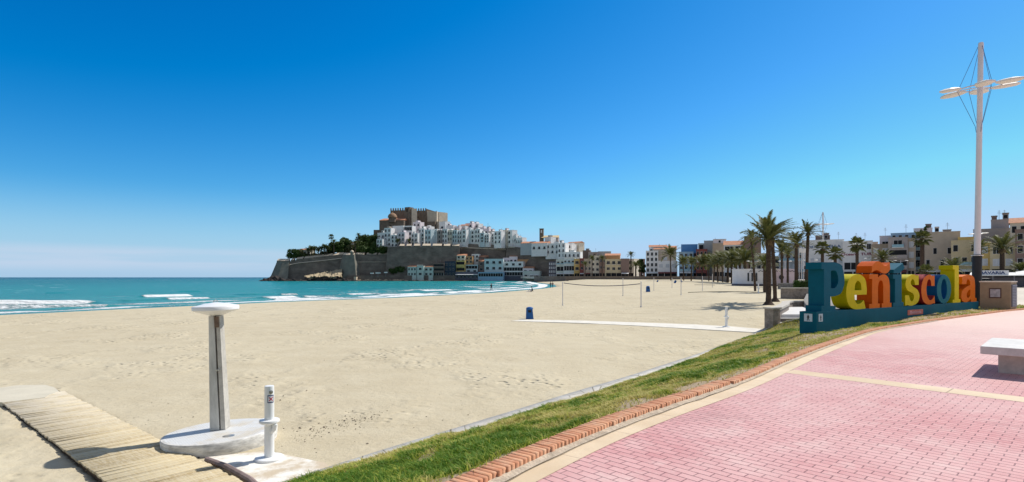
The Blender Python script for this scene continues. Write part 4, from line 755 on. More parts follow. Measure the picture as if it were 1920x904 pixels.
palm(1453.5, 54, 404, .16, ('big', 5, .7), 2.6, 'right palm of the big twin pair, thinner trunk partly behind its neighbour', 'twin palms', zb=.6, lean=-.3, bole=True)
palm(1416, 83, 426, .15, ('mid', 8, .35), 2.0, 'tall thin palm with a small crown just left of the twin palms', lean=-.6)
palm(1434, 76, 470, .2, ('mid', 9, .3), 2.4, 'shorter palm hidden behind the trunks of the twin palms')
palm(1466, 108, 446, .2, ('mid', 10, .45), 3.3, 'lower bushy palm over the pink part of the pavilion', zb=1.4); palm(1477, 112, 457, .2, ('mid', 11, .4), 2.7, 'shortest palm between the pavilion and the tall wind bent palms', zb=1.4)
palm(1493, 98, 429, .28, ('mid', 12, .6), 3.3, 'thick trunked tall palm immediately left of the flagpoles', zb=1.4); palm(1512, 98, 410, .25, ('mid', 13, 1.1), 3.1, 'tallest wind bent palm right of the flagpoles with fronds blown to the right', zb=1.4, lean=.3)
palm(1542, 105, 452, .26, ('fan', 1, .1), 1.75, 'fan palm behind the letter P, right beside the lamp mast', zb=1.4); palm(1566, 98, 463, .24, ('fan', 2, .1), 1.6, 'lowest fan palm, between the two farther lamp masts', zb=1.4); palm(1607, 124, 444, .30, ('fan', 3, .1), 2.3, 'broad fan palm in front of the dark red lettering', zb=1.5)
palm(1655, 128, 462, .36, ('mid', 14, .1), 3.6, 'feathery palm rising behind the orange letter with the tilde', zb=1.5); palm(1729, 112, 431, .34, ('fan', 4, .05), 2.15, 'fan palm high against the beige building behind the letter s', zb=1.5); palm(1788, 96, 478, .34, ('mid', 15, .1), 2.9, 'low palm whose fronds show just behind the yellow letter l', zb=1.5)
palm(1736, 80, 496, .2, ('fan', 5, .1), 1.3, 'small fan palm whose top shows above the letters s and c', zb=1.4); palm(1879, 104, 434, .34, ('mid', 16, .0), 4.1, 'large spreading palm in front of the yellow building at the right edge', zb=1.5)
palm(1838, 130, 446, .3, ('mid', 17, .0), 3.0, 'palm half hidden behind the white pole of the tallest lamp mast', zb=1.5); palm(1914, 96, 487, .24, ('far', 18, .0), 2.4, 'small palm at the right edge beside the restaurant awning', zb=1.5)
q = random.Random(21); row = [(1258, 250, 455, 4.6), (1282, 235, 474, 3.6), (1296, 222, 478, 3.4), (1316, 205, 476, 3.3), (1329, 196, 472, 3.4), (1338, 188, 474, 3.2), (1346, 180, 470, 3.2), (1355, 172, 468, 3.1), (1364, 162, 467, 3.2), (1372, 148, 466, 3.2), (1381, 156, 463, 3.0), (1388, 150, 466, 2.8), (1397, 146, 463, 3.0), (1405, 150, 464, 2.8)]
for i, (px, D, tp, cr) in enumerate(row): palm(px, D+q.uniform(-5, 5), tp+q.uniform(-3, 4), .2*(.8+.6*q.random()), ('far', 30+i % 5, .15 if i % 2 else .3), cr*q.uniform(1.2, 1.6), ['tall palm alone at the left end of the promenade palm row before the white flats', 'low palm in front of the blue house, second from the left in the row', 'low palm in front of the dark red house, third from the left in the row'][i] if i < 3 else 'palm in the dense row, '+['in front of the red house', 'at the right edge of the red house', 'left of the thick trunked one', 'thick trunked', 'right beside the thick trunked one', 'nearer and leaning over the sand', 'nearest with its foot lowest on the sand', 'behind the nearest one', 'left of the white pavilion', 'above the left edge of the pavilion', 'closest to the brown brick gable'][i-3], 'palms in the row along the promenade', skirt=True, lean=q.uniform(-.5, .5))
palm(1183, 330, 470, .3, ('far', 31, .1), 3.3, 'palm standing in the street gap between the cream house and the white flats', zb=2.6, skirt=False); palm(1192, 318, 488, .4, ('far', 32, .1), 4.2, 'bushy low palm in the street gap left of the white flats', zb=2.6, skirt=False)
for px, D, tp, lb in ((1097, 345, 488, 'thin palm in front of the red and white houses of the lower town'), (1110, 352, 477, 'middle one of the three tall palms before the lower town'), (1129, 350, 477, 'broadest of the three tall palms before the lower town')): palm(px, D, tp, .3, ('far', 30, .0), 3.6, lb, 'palms before the lower town', zb=2.4, skirt=False)

# ---------------------------------------------------------------- beach furniture
M('bin_blue', (.01, .10, .33), .45, .1, 3); M('post_grey', (.62, .60, .62), .5, .08, 4); M('net_tape', (.03, .04, .10), .7); M('net_cord', (.05, .05, .07), .8)
def bin_(x, y, z, label, sc=1., tilt=0, rz=0):
    t = empty('litter_bin', (x, y, z), rz, label, 'litter bin'); t.scale = (sc,)*3; t.rotation_euler = (0, R(tilt), rz)
    m = MB(); m.add([(-.27, -.24, .0), (.29, -.24, 0), (.29, .24, 0), (-.27, .24, 0), (-.25, -.22, .72), (.21, -.22, .72), (.21, .22, .72), (-.25, .22, .72)], [(0, 1, 2, 3), (7, 6, 5, 4), (0, 4, 5, 1), (1, 5, 6, 2), (2, 6, 7, 3), (3, 7, 4, 0)]); b = m.build('body', MATS['bin_blue'], t)
    m = MB(); m.lathe([(.25, .722), (.26, .78), (.22, .85), (.10, .89), (0.01, .90)], 16); l_ = m.build('lid', MATS['bin_blue'], t, True); m = MB(); m.b2(-.12, .10, -.262, -.232, .50, .66); m.build('slot', MATS['black'], b)
    return t
x, y, z = GS(993, 598.5); bin_(x, y, z, 'blue litter bin at the seaward end of the white beach path', .98)
x, y, z = GS(1215, 547.5); bin_(x, y, z, 'blue litter bin standing beyond the volleyball net', 1.15)
x, y, z = GS(1265, 531); bin_(x, y, z, 'small blue bin tilted over on the sand before the town wall', 1.1, 25); x, y, z = GS(1278, 529.5); bin_(x, y, z, 'dark bin hanging crooked beside a thin post near the blue house', .9, -15)
x, y, z = GS(1232, 529); bin_(x, y, z, 'dark tilted bin on the far sand left of the palm row', .9, 30)
def vpost(px, yb, yt, label, r_=.045, parent=None, org=None):
    x, y, z = GS(px, yb); h = PZ(yt, y)-z; m = MB(); m.lathe([(r_*1.8, -.1), (r_*1.8, .10), (r_, .12), (r_, h), (r_*.2, h+.03)], 10)
    o = m.build('post' if parent else 'volleyball_post', MATS['post_grey'], parent, True); o.location = (x, y, z) if not org else (x-org[0], y-org[1], z-org[2])
    if label: tag(o, label, 'post', 'volleyball posts')
    return Vector((x, y, z+h))
x, y, z = GS(1055, 573); nt_ = empty('volleyball_net', (x, y, z), 0, 'sagging volleyball net between two pale posts in the middle of the beach', 'volleyball net'); og = (x, y, z)
A = vpost(1055, 573, 529, None, .045, nt_, og)-Vector(og); B = vpost(1202, 576, 528, None, .055, nt_, og)-Vector(og)
ka, kb = A+Vector((.1, 0, -.1)), B+Vector((-.1, 0, -.22)); ctr = []
for i in range(21): f = i/20; p = ka.lerp(kb, f); p.z -= .42*4*f*(1-f)*.62; ctr.append(p)
m = MB(); 
for i in range(20): a, b = ctr[i], ctr[i+1]; m.add([tuple(a+Vector((0, -.012, .035))), tuple(b+Vector((0, -.012, .035))), tuple(b+Vector((0, -.012, -.035))), tuple(a+Vector((0, -.012, -.035))), tuple(a+Vector((0, .012, .035))), tuple(b+Vector((0, .012, .035))), tuple(b+Vector((0, .012, -.035))), tuple(a+Vector((0, .012, -.035)))], [(0, 1, 2, 3), (7, 6, 5, 4), (0, 4, 5, 1), (3, 2, 6, 7)])
m.build('tape', MATS['net_tape'], nt_)
for (px, yb, yt, lb) in [(1168, 555, 522, 'pale post seen just right of the middle of the sagging net tape'), (1277, 553.5, 521, 'pale post standing right of the tall single palm, with a dark bin beside its top'), (1226, 545, 520.5, 'thin pale post right of the farther blue litter bin'), (1260, 540, 521, 'thin post on the sand in front of the tall single palm'), (1317, 545, 518, 'pale post on the open sand left of the palm row'), (1336, 539, 514, 'pale post close to the trunks of the palm row')]: vpost(px, yb, yt, lb, .05)
x, y, z = GS(1422, 550); t = foot_shower(x, y, z, 'small distant foot shower on the sand left of the twin palm trunks', R(20)); t.scale = (1.1,)*3
M('rope', (.22, .19, .14), .9); 
def rope(a, b, lb): 
    p, q_ = GS(*a), GS(*b); m = MB(); pts = []
    for i in range(16): f = i/15; x = p[0]+(q_[0]-p[0])*f; y = p[1]+(q_[1]-p[1])*f; pts.append((x, y, zs1(x, y)+.05))
    m.tube(pts, .045, 5); tag(m.build('court_line', MATS['rope'], None, True), lb, 'court line')
rope((1290, 549), (1440, 549.2), 'long dark court boundary tape on the sand in front of the palm row'); rope((1302, 534.5), (1340, 535), 'short far court boundary tape near the town wall')

# ---------------------------------------------------------------- people
M('cloth_black', (.018, .018, .024), .9, .2, 8); M('cloth_navy', (.03, .04, .08), .9, .2, 8); M('cloth_red', (.12, .04, .05), .9, .2, 8); M('skin', (.45, .26, .18), .6, .05); M('hair', (.03, .02, .015), .8); M('cloth_pale', (.65, .65, .68), .9, .1)
def person(x, y, z, rz, pose, top, legs, label, sc=1.):
    J = {'walk': dict(pel=(0, 0, .93), ch=(.02, 0, 1.25), nk=(.03, 0, 1.48), hd=(.05, 0, 1.66), hl=(-.02, .10, .88), kl=(.16, .11, .50), al=(.10, .11, .09), tl=(.27, .12, .04), hr=(-.02, -.10, .88), kr=(.02, -.11, .48), ar=(-.24, -.11, .12), tr=(-.10, -.12, .03), sl=(.02, .20, 1.42), el=(-.12, .24, 1.14), wl=(-.06, .25, .88), sr=(.02, -.20, 1.42), er=(.10, -.25, 1.14), wr=(.24, -.24, .93)),
         'stand': dict(pel=(0, 0, .93), ch=(0, 0, 1.25), nk=(0, 0, 1.48), hd=(.02, 0, 1.66), hl=(0, .10, .88), kl=(.03, .12, .48), al=(0, .13, .08), tl=(.14, .15, .03), hr=(0, -.10, .88), kr=(.05, -.12, .48), ar=(.0, -.12, .08), tr=(.15, -.14, .03), sl=(0, .20, 1.42), el=(-.02, .27, 1.13), wl=(.10, .24, .9), sr=(0, -.20, 1.42), er=(.0, -.27, 1.13), wr=(.14, -.20, .96)),
         'sit': dict(pel=(0, 0, .12), ch=(-.08, 0, .45), nk=(-.04, 0, .68), hd=(.03, 0, .85), hl=(.02, .10, .12), kl=(.40, .14, .42), al=(.72, .13, .08), tl=(.86, .15, .05), hr=(.02, -.10, .12), kr=(.45, -.12, .12), ar=(.88, -.12, .06), tr=(.98, -.14, .14), sl=(-.05, .20, .62), el=(.12, .26, .40), wl=(.32, .18, .42), sr=(-.05, -.20, .62), er=(-.22, -.27, .34), wr=(-.28, -.26, .06))}[pose]
    names = list(J); E = [('pel', 'ch'), ('ch', 'nk'), ('nk', 'hd'), ('pel', 'hl'), ('hl', 'kl'), ('kl', 'al'), ('al', 'tl'), ('pel', 'hr'), ('hr', 'kr'), ('kr', 'ar'), ('ar', 'tr'), ('ch', 'sl'), ('sl', 'el'), ('el', 'wl'), ('ch', 'sr'), ('sr', 'er'), ('er', 'wr')]
    RR = dict(pel=.15, ch=.16, nk=.062, hd=.10, hl=.09, kl=.065, al=.045, tl=.04, hr=.09, kr=.065, ar=.045, tr=.04, sl=.065, el=.045, wl=.035, sr=.065, er=.045, wr=.035)
    me = bpy.data.meshes.new('body'); me.from_pydata([J[k] for k in names], [(names.index(a), names.index(b)) for a, b in E], []); o = bpy.data.objects.new('tmp', me); COL.objects.link(o)
    md = o.modifiers.new('s', 'SKIN'); o.modifiers.new('u', 'SUBSURF').levels = 1
    for i, k in enumerate(names): me.skin_vertices[0].data[i].radius = (RR[k]*.82 if k in ('pel', 'ch') else RR[k], RR[k]); me.skin_vertices[0].data[i].use_root = (k == 'pel')
    bpy.context.view_layer.update(); m2 = bpy.data.meshes.new_from_object(o.evaluated_get(bpy.context.evaluated_depsgraph_get())); bpy.data.objects.remove(o)
    for mt in (top, legs, 'skin'): m2.materials.append(MATS[mt])
    hd = Vector(J['hd']); pel = J['pel'][2]
    for p in m2.polygons:
        c = p.center; near_hand = min((c-Vector(J['wl'])).length, (c-Vector(J['wr'])).length) < .07
        leg = (c.z < pel+.02) if pose != 'sit' else (c.x > .06)
        p.material_index = 2 if (c-hd).length < .14 or near_hand else (1 if leg else 0); p.use_smooth = True
    t = bpy.data.objects.new('person', m2); COL.objects.link(t); t.location = (x, y, z); t.rotation_euler = (0, 0, rz); t.scale = (sc,)*3; tag(t, label, 'person')
    m = MB(); m.lathe([(.0, -.02), (.075, .0), (.108, .05), (.095, .10), (.05, .135), (.0, .14)], 14, c=(hd.x-.015, hd.y, hd.z-.02), cap=False); m.build('hair', MATS['hair'], t, True)
    m = MB(); m.lathe([(.0, 0), (.014, .0), (.02, .02), (.0, .045)], 8, c=(hd.x+.098, hd.y, hd.z-.03), cap=False); m.build('nose', MATS['skin'], t, True)
    return t
def pp_(px, py, *a, **k): x, y, z = GS(px, py); return person(x, y, max(z, -.2), *a, **k)
pp_(921, 547.5, R(-60), 'walk', 'cloth_black', 'cloth_black', 'person in black walking along the water line, nearest to the sea', 1.02); x, y, z = GS(924.5, 547.3)
m = MB(); m.tube([(-.25, 0, .30), (0, 0, .34), (.25, 0, .32)], .09, 8); m.tube([(.25, 0, .34), (.33, 0, .46), (.44, 0, .46)], .055, 8, .035)
for a in (-.2, .22):
    for b in (-.05, .05): m.tube([(a, b, .30), (a+.02, b, .15), (a, b, .0)], .025, 6, .018)
m.tube([(-.26, 0, .33), (-.36, 0, .42), (-.40, 0, .52)], .018, 6); d = m.build('dog', MATS['cloth_pale'], None, True); d.location = (x, y, z); d.rotation_euler = (0, 0, R(-50)); tag(d, 'small pale dog walking beside the person at the water line', 'dog')
pp_(997, 547.5, R(185), 'sit', 'cloth_black', 'cloth_pale', 'person in black with pale trousers sitting on the sand', 1.1)
pp_(1032.2, 539.8, R(70), 'walk', 'cloth_black', 'cloth_black', 'person in black, left one of the couple walking by the shallow water', 1.0); pp_(1036.3, 539.6, R(75), 'walk', 'cloth_red', 'cloth_navy', 'person in a dark reddish jacket, right one of the couple walking by the shallow water', .98)
pp_(1065, 527.2, R(170), 'sit', 'cloth_black', 'cloth_navy', 'person in dark clothes sitting alone far up the beach', 1.2); pp_(1097, 524, R(90), 'stand', 'cloth_black', 'cloth_black', 'person in black standing at the foot of the distant town wall', 1.1)
for px, D, tp_, lb in ((1288, 292, 'cloth_navy', 'person in navy standing on the promenade before the blue house'), (1386, 119, 'cloth_black', 'person in black at the left end of the pavilion'), (1383, 121, 'cloth_red', 'person in dark red beside the person in black near the pavilion'), (1379, 125, 'cloth_navy', 'person in navy farthest left near the pavilion'), (1205, 300, 'cloth_pale', 'person in pale clothes at the street gap by the white flats')):
    person(PX(px, D), D, (1.5 if D < 200 else 3.42), R(60), 'stand', tp_, 'cloth_black', lb)

# ---------------------------------------------------------------- buildings
M('glass_dark', (.010, .012, .016), .4, .3, .6, spec=.15); M('shutter_pale', (.50, .52, .55), .6, .08); M('frame_white', (.72, .72, .72), .6, .05); M('rail_dark', (.04, .045, .055), .6); M('rail_glass', (.25, .42, .50), .2, .1); M('tile_roof', (.50, .235, .135), .85, .3, 2.0, .04, 6); M('roof_grey', (.35, .34, .33), .85, .2); M('antenna', (.25, .25, .27), .5); M('awning_white', (.80, .79, .76), .7, .05); M('door_dark', (.03, .03, .035), .6); M('blue_door', (.02, .10, .22), .5)
WC = {'w': (.72, .71, .70), 'W': (.80, .79, .77), 'p': (.70, .62, .63), 'c': (.62, .56, .46), 'b': (.50, .58, .60), 'B': (.10, .24, .47), 'g': (.40, .42, .43), 't': (.36, .29, .22), 'n': (.20, .14, .12), 'r': (.22, .07, .06), 'y': (.58, .42, .16), 'Y': (.50, .42, .27), 'o': (.50, .28, .14), 'd': (.10, .10, .13), 'D': (.035, .05, .075), 's': (.30, .26, .24), 'L': (.28, .42, .56), 'G': (.50, .56, .52), 'm': (.36, .32, .31), 'e': (.46, .38, .30), 'k': (.76, .68, .70)}
WN = {'w': 'white', 'W': 'bright white', 'p': 'pinkish', 'c': 'cream', 'b': 'pale blue', 'B': 'deep blue', 'g': 'grey', 't': 'tan', 'n': 'brown', 'r': 'dark red', 'y': 'ochre yellow', 'Y': 'dull yellow', 'o': 'orange brown', 'd': 'dark grey', 'D': 'navy', 's': 'stone', 'L': 'light blue', 'G': 'greenish white', 'm': 'mauve grey', 'e': 'beige', 'k': 'pale pink'}
for k, v in WC.items(): M('wall_'+k, v, .85, .09, .5, .01, 3)
def winmesh(m, x, z, w_, h_, y=0., fr=.06):
    m.b2(x-w_/2, x+w_/2, y-.05, y-.012, z-h_/2, z+h_/2)
WSH = {}
def win_obj(kind, w_, h_, root, x, z, y=0.):
    """one window: frame + pane, balcony kinds add slab and rail; meshes shared by size"""
    key = (kind, round(w_, 1), round(h_, 1))
    if key not in WSH:
        w_, h_ = key[1], key[2]; f = MB(); e = .05
        f.b2(-w_/2-e, -w_/2, -.09, .02, -h_/2, h_/2); f.b2(w_/2, w_/2+e, -.09, .02, -h_/2, h_/2); f.b2(-w_/2-e, w_/2+e, -.10, .02, h_/2+.002, h_/2+e); f.b2(-w_/2-e*1.5, w_/2+e*1.5, -.14, .02, -h_/2-e, -h_/2-.002)
        if w_ > 1.1: f.b2(-.03, .03, -.07, .02, -h_/2+.002, h_/2-.002)
        p = MB(); p.b2(-w_/2+.002, w_/2-.002, -.05, -.01, -h_/2+.001, h_/2-.001); WSH[key] = [f, p, None]
        fo = f.build('window', MATS['frame_white']); po = p.build('pane', MATS['shutter_pale' if kind == 's' else 'blue_door' if kind == 'B' else 'glass_dark']); ms_ = [fo.data, po.data]; bpy.data.objects.remove(fo); bpy.data.objects.remove(po)
        if kind in 'bg':
            b = MB(); bw_ = w_+.9; b.b2(-bw_/2, bw_/2, -.85, -.101, -h_/2-.30, -h_/2-.15); b.cur = 1
            if kind == 'b':
                b.b2(-bw_/2, bw_/2, -.85, -.80, -h_/2+.72, -h_/2+.80)
                n = max(3, int(bw_/.28))
                for i in range(n+1): xx = -bw_/2+.03+(bw_-.06)*i/n; b.b2(xx-.025, xx+.025, -.845, -.805, -h_/2-.149, -h_/2+.719)
            else: b.b2(-bw_/2, bw_/2, -.85, -.80, -h_/2-.149, -h_/2+.80)
            bo = b.build('balcony', [MATS['frame_white'], MATS['rail_dark' if kind == 'b' else 'rail_glass']]); ms_.append(bo.data); bpy.data.objects.remove(bo)
        WSH[key] = ms_
    ms_ = WSH[key]; o = bpy.data.objects.new('window', ms_[0]); COL.objects.link(o); o.parent = root; o.location = (x, y, z); p = bpy.data.objects.new('pane', ms_[1]); COL.objects.link(p); p.parent = o
    if len(ms_) > 2: b = bpy.data.objects.new('balcony', ms_[2]); COL.objects.link(b); b.parent = root; b.location = (x, y, z)
    return o
def building(name, label, x0, x1, yt, yb, D, col, rows=0, cols=0, kind='w', dep=9., yaw=None, roof='flat', group=None, zf=None, ww=None, wh=None, skip=(), extra=None, cat='building', up=.0, dn=0., side=0):
    xm = (x0+x1)/2; th = math.atan2(xm-960, F); yw = -th if yaw is None else R(yaw); wpx = (x1-x0)/F
    k = abs(math.cos(yw))+math.tan(th)*math.sin(yw); W = wpx*D/max(.4, (math.cos(yw)+math.tan(th)*math.sin(-yw)*-1) if False else max(.35, k))
    if yaw is None: W = D*wpx*math.cos(th)
    zt = PZ(yt, D); zb = PZ(yb, D); z0 = zb-4 if zf is None else zf; cx = PX(xm, D)
    t = empty(name, (cx, D, z0), yw, label, cat, group); H = zt-z0; base = zb-z0
    m = MB(); m.b2(-W/2, W/2, 0, dep, 0, H)
    wl = m.build('wall', MATS['wall_'+col], t)
    if roof == 'flat':
        m = MB(); m.b2(-W/2-.06, W/2+.06, -.06, .22, H+.002, H+.28); m.b2(-W/2-.06, W/2+.06, dep-.2, dep+.06, H+.002, H+.28); m.b2(-W/2-.06, -W/2+.2, .221, dep-.201, H+.002, H+.28); m.b2(W/2-.2, W/2+.06, .221, dep-.201, H+.002, H+.28); m.build('parapet', MATS['wall_'+col], t)
    elif roof == 'tile':
        m = MB(); rh = min(2.2, dep*.22); m.add([(-W/2-.3, -.4, H+.003), (W/2+.3, -.4, H+.003), (W/2+.3, dep+.3, H+.003), (-W/2-.3, dep+.3, H+.003), (-W/2-.3, dep*.5, H+rh), (W/2+.3, dep*.5, H+rh)], [(0, 1, 5, 4), (2, 3, 4, 5), (1, 2, 5), (3, 0, 4), (3, 2, 1, 0)]); m.build('roof', MATS['tile_roof'], t)
    elif roof == 'lean':
        m = MB(); rh = 1.8; m.add([(-W/2-.2, -.4, H+.003), (W/2+.2, -.4, H+.003), (W/2+.2, dep, H+.003), (-W/2-.2, dep, H+.003), (-W/2-.2, dep, H+rh), (W/2+.2, dep, H+rh)], [(0, 1, 5, 4), (2, 3, 4, 5), (1, 2, 5), (3, 0, 4), (3, 2, 1, 0)]); m.build('roof', MATS['tile_roof'], t)
    if rows and cols:
        fh = (H-base-up-dn)/rows; fw = W/cols
        for r in range(rows):
            for c in range(cols):
                if (r, c) in skip or (name in ('promenade_building', 'harbour_house') and x0 > 1040 and yb >= 518 and H-base > 8 and H-up-(r+.55)*fh < base+3.6): continue
                kd = kind[r % len(kind)]; 
                if kd == '-': continue
                z = H-up-(r+.55)*fh; x = -W/2+(c+.5)*fw
                if kd == 'l':     # loggia: dark opening the width of the bay, parapet in front
                    if c == 0:
                        m = MB(); m.b2(-W/2+.3, W/2-.3, -.03, -.008, z-fh*.33, z+fh*.38); m.build('loggia', MATS['glass_dark'], t)
                        m = MB(); m.b2(-W/2+.15, W/2-.15, -.9, -.04, z-fh*.45, z-fh*.38); m.b2(-W/2+.15, W/2-.15, -.95, -.86, z-fh*.379, z-fh*.08); m.build('balcony', MATS['wall_'+col], t)
                    continue
                if kd == 'f':     # glazed front
                    if c == 0:
                        m = MB(); m.b2(-W/2+.4, W/2-.4, -.03, -.008, z-fh*.36, z+fh*.36); g_ = m.build('glazing', MATS['glass_dark'], t); m = MB(); n = max(2, int(W/2.2))
                        for i in range(n+1): xx = -W/2+.4+(W-.8)*i/n; m.b2(xx-.07, xx+.07, -.08, -.031, z-fh*.37, z+fh*.37)
                        m.build('mullion', MATS['frame_white'], g_)
                    continue
                w_ = (ww or min(2.3, fw*.52)); h_ = (wh or min(1.9, fh*.58))
                if kd in 'bg': h_ = min(2.2, fh*.68)
                win_obj(kd if kd in 'bgsB' else 'w', w_, h_, t, x, z)
    if name in ('promenade_building', 'harbour_house') and x0 > 1040 and yb >= 518 and H-base > 8:
        m = MB(); m.b2(-W/2+.2, W/2-.2, -.14, -.115, base-.2, base+3.0); sf = m.build('shopfront', MATS['glass_dark'], t); m = MB(); n_ = max(2, int(W/3))
        for i in range(n_+1): xx = -W/2+.3+(W-.6)*i/n_; m.b2(xx-.12, xx+.12, -.2, -.141, base-.2, base+3.05)
        m.build('pier', MATS['wall_'+col], sf)
        if int(x0) % 2: m = MB(); m.add([(-W/2+.3, -.15, base+3.3), (W/2-.3, -.15, base+3.3), (W/2-.3, -2, base+2.7), (-W/2+.3, -2, base+2.7), (-W/2+.3, -.15, base+3.2), (W/2-.3, -.15, base+3.2), (W/2-.3, -2, base+2.5), (-W/2+.3, -2, base+2.5)], [(0, 1, 2, 3), (7, 6, 5, 4), (3, 2, 6, 7), (0, 3, 7, 4), (1, 5, 6, 2), (0, 4, 5, 1)]); m.build('awning', MATS['awning_white' if int(x0) % 3 else 'wall_r'], t)
    if side:
        fh = (H-base)/max(rows, 2)
        for r in range(max(rows, 2)):
            o = win_obj('w', .9, 1.2, t, 0, H-(r+.55)*fh); o.location = (W/2, dep*.45, H-(r+.55)*fh); o.rotation_euler = (0, 0, R(90))
    if extra: extra(t, W, H, dep)
    return t
def aerials(*xs):
    def f(t, W, H, dep):
        for x in xs:
            m = MB(); m.tube([(x*W/2, dep*.4, H), (x*W/2, dep*.4, H+3.4)], .05, 5)
            for k in range(3): m.tube([(x*W/2-.55+.1*k, dep*.4, H+2.3+.4*k), (x*W/2+.55-.1*k, dep*.4, H+2.3+.4*k)], .03, 4)
            m.build('aerial', MATS['antenna'], t)
    return f
def penthouse(*bx):
    def f(t, W, H, dep):
        for (a, b, h, c) in bx:
            m = MB(); m.b2(a*W/2, b*W/2, dep*.25, dep*.8, H+.01, H+h); p = m.build('roof_house', MATS['wall_'+c], t)
            m = MB(); m.b2(a*W/2-.15, b*W/2+.15, dep*.25-.15, dep*.8+.15, H+h+.002, H+h+.18); m.build('roof', MATS['roof_grey'], p)
            if h > 1.8: win_obj('w', 1.0, 1.1, t, (a+b)/2*W/2, H+h*.55, dep*.25)
    return f
def both(*fs):
    def f(*a):
        for g in fs: g(*a)
    return f
def signtext(txt, size, z, x, mat, w_=1.):
    def f(t, W, H, dep): text_mesh(txt, size, 'lettering', mat, t, Matrix.Translation((x*W/2, -.06, z if z > 0 else H+z)) @ Matrix.Rotation(R(90), 4, 'X') @ Matrix.Diagonal((w_, 1, 1, 1)), .03, bold=size*.02)
    return f
M('letter_blue', (.02, .10, .25), .5); M('letter_red', (.20, .01, .06), .5); M('letter_navy', (.05, .08, .20), .5)

# --- old town on the rock
GO = 'white houses of the old town'
rows_ = [ # x0 x1 yt yb D col rows cols kind yaw roof
 (705, 718, 449, 463, 506, 'w', 2, 2, 'w', -8, 'flat', 'low white house at the left foot of the old town next to the trees'),
 (706, 723, 437, 462, 516, 'w', 2, 2, 'w', -12, 'flat', 'plain white house at the left end of the old town, above the lowest one'),
 (719, 734, 428, 462, 512, 'w', 4, 2, 'wb', -10, 'flat', 'tall white house with dark balconies, third from the left of the old town'),
 (734, 758, 424, 462, 520, 'w', 0, 0, 'w', -10, 'flat', 'tall blank white wall house below the church dome'),
 (732, 747, 441, 463, 508, 'w', 3, 2, 'w', -6, 'flat', 'small white house in front of the tall blank one'),
 (745, 760, 436, 461, 505, 'p', 3, 2, 'w', -12, 'flat', 'pinkish white house left of the house with dark top windows'),
 (756, 774, 424, 461, 516, 'w', 4, 2, 'fwww', -8, 'flat', 'white house with a wide dark glazed top floor below the castle tower'),
 (770, 784, 438, 461, 507, 'w', 3, 2, 'wb', -10, 'flat', 'low white house with two balconies under the middle of the castle'),
 (773, 789, 417, 445, 530, 'p', 3, 2, 'w', -14, 'flat', 'pinkish stepped house highest below the castle keep'),
 (784, 796, 429, 460, 512, 'w', 4, 2, 'wb', -10, 'flat', 'narrow white house right of the two balcony house'),
 (795, 809, 431, 459, 506, 'b', 3, 2, 'wb', -22, 'flat', 'pale bluish house with a bright side wall under the castle keep'),
 (809, 820, 430, 457, 510, 'w', 3, 1, 'b', -12, 'flat', 'narrow white house with one column of balconies'),
 (820, 828, 432, 456, 508, 's', 3, 1, 'w', -8, 'flat', 'narrow stone coloured house among the white ones'),
 (828, 839, 430, 455, 508, 'w', 3, 2, 'w', -8, 'flat', 'white house immediately right of the stone coloured house'),
 (839, 848, 432, 453, 508, 'c', 2, 2, 'w', -8, 'flat', 'cream narrow house on top of the high wall'),
 (797, 807, 425, 440, 535, 'W', 1, 1, 'w', -20, 'flat', 'small bright house close to the foot of the castle keep'),
 (822, 836, 416, 436, 548, 'W', 1, 1, 'w', -30, 'flat', 'bright white house at the right foot of the castle'),
 (836, 851, 423, 438, 535, 'w', 1, 3, 'w', -10, 'flat', 'low white house behind the row, right of the castle')]
q = random.Random(4); x = 848
seq = [(857, 432), (866, 433), (874, 431), (882, 430), (890, 432), (900, 430), (908, 437), (917, 440), (926, 438)]
nm = ['one balcony column, first right of the cream house', 'shaded balconies, second right of the cream house', 'blue shutters, third right of the cream house', 'four small balconies, left of the middle of the row', 'plain front in the middle of the long row', 'wide front below the pink roof terraces', 'lower roof just right of the pink roof terraces', 'low roof left of the tall narrow bright house', 'squat front next to the tall narrow bright house']
for i, (x1, yt) in enumerate(seq):
    rows_.append((x, x1, yt, 455, 507+q.uniform(-3, 3), 'w' if i % 3 else 'b', 3, 1 if x1-x < 9 else 2, 'b' if i % 2 else 'wb', -8-q.random()*12, 'flat', 'white row house with '+nm[i])); x = x1
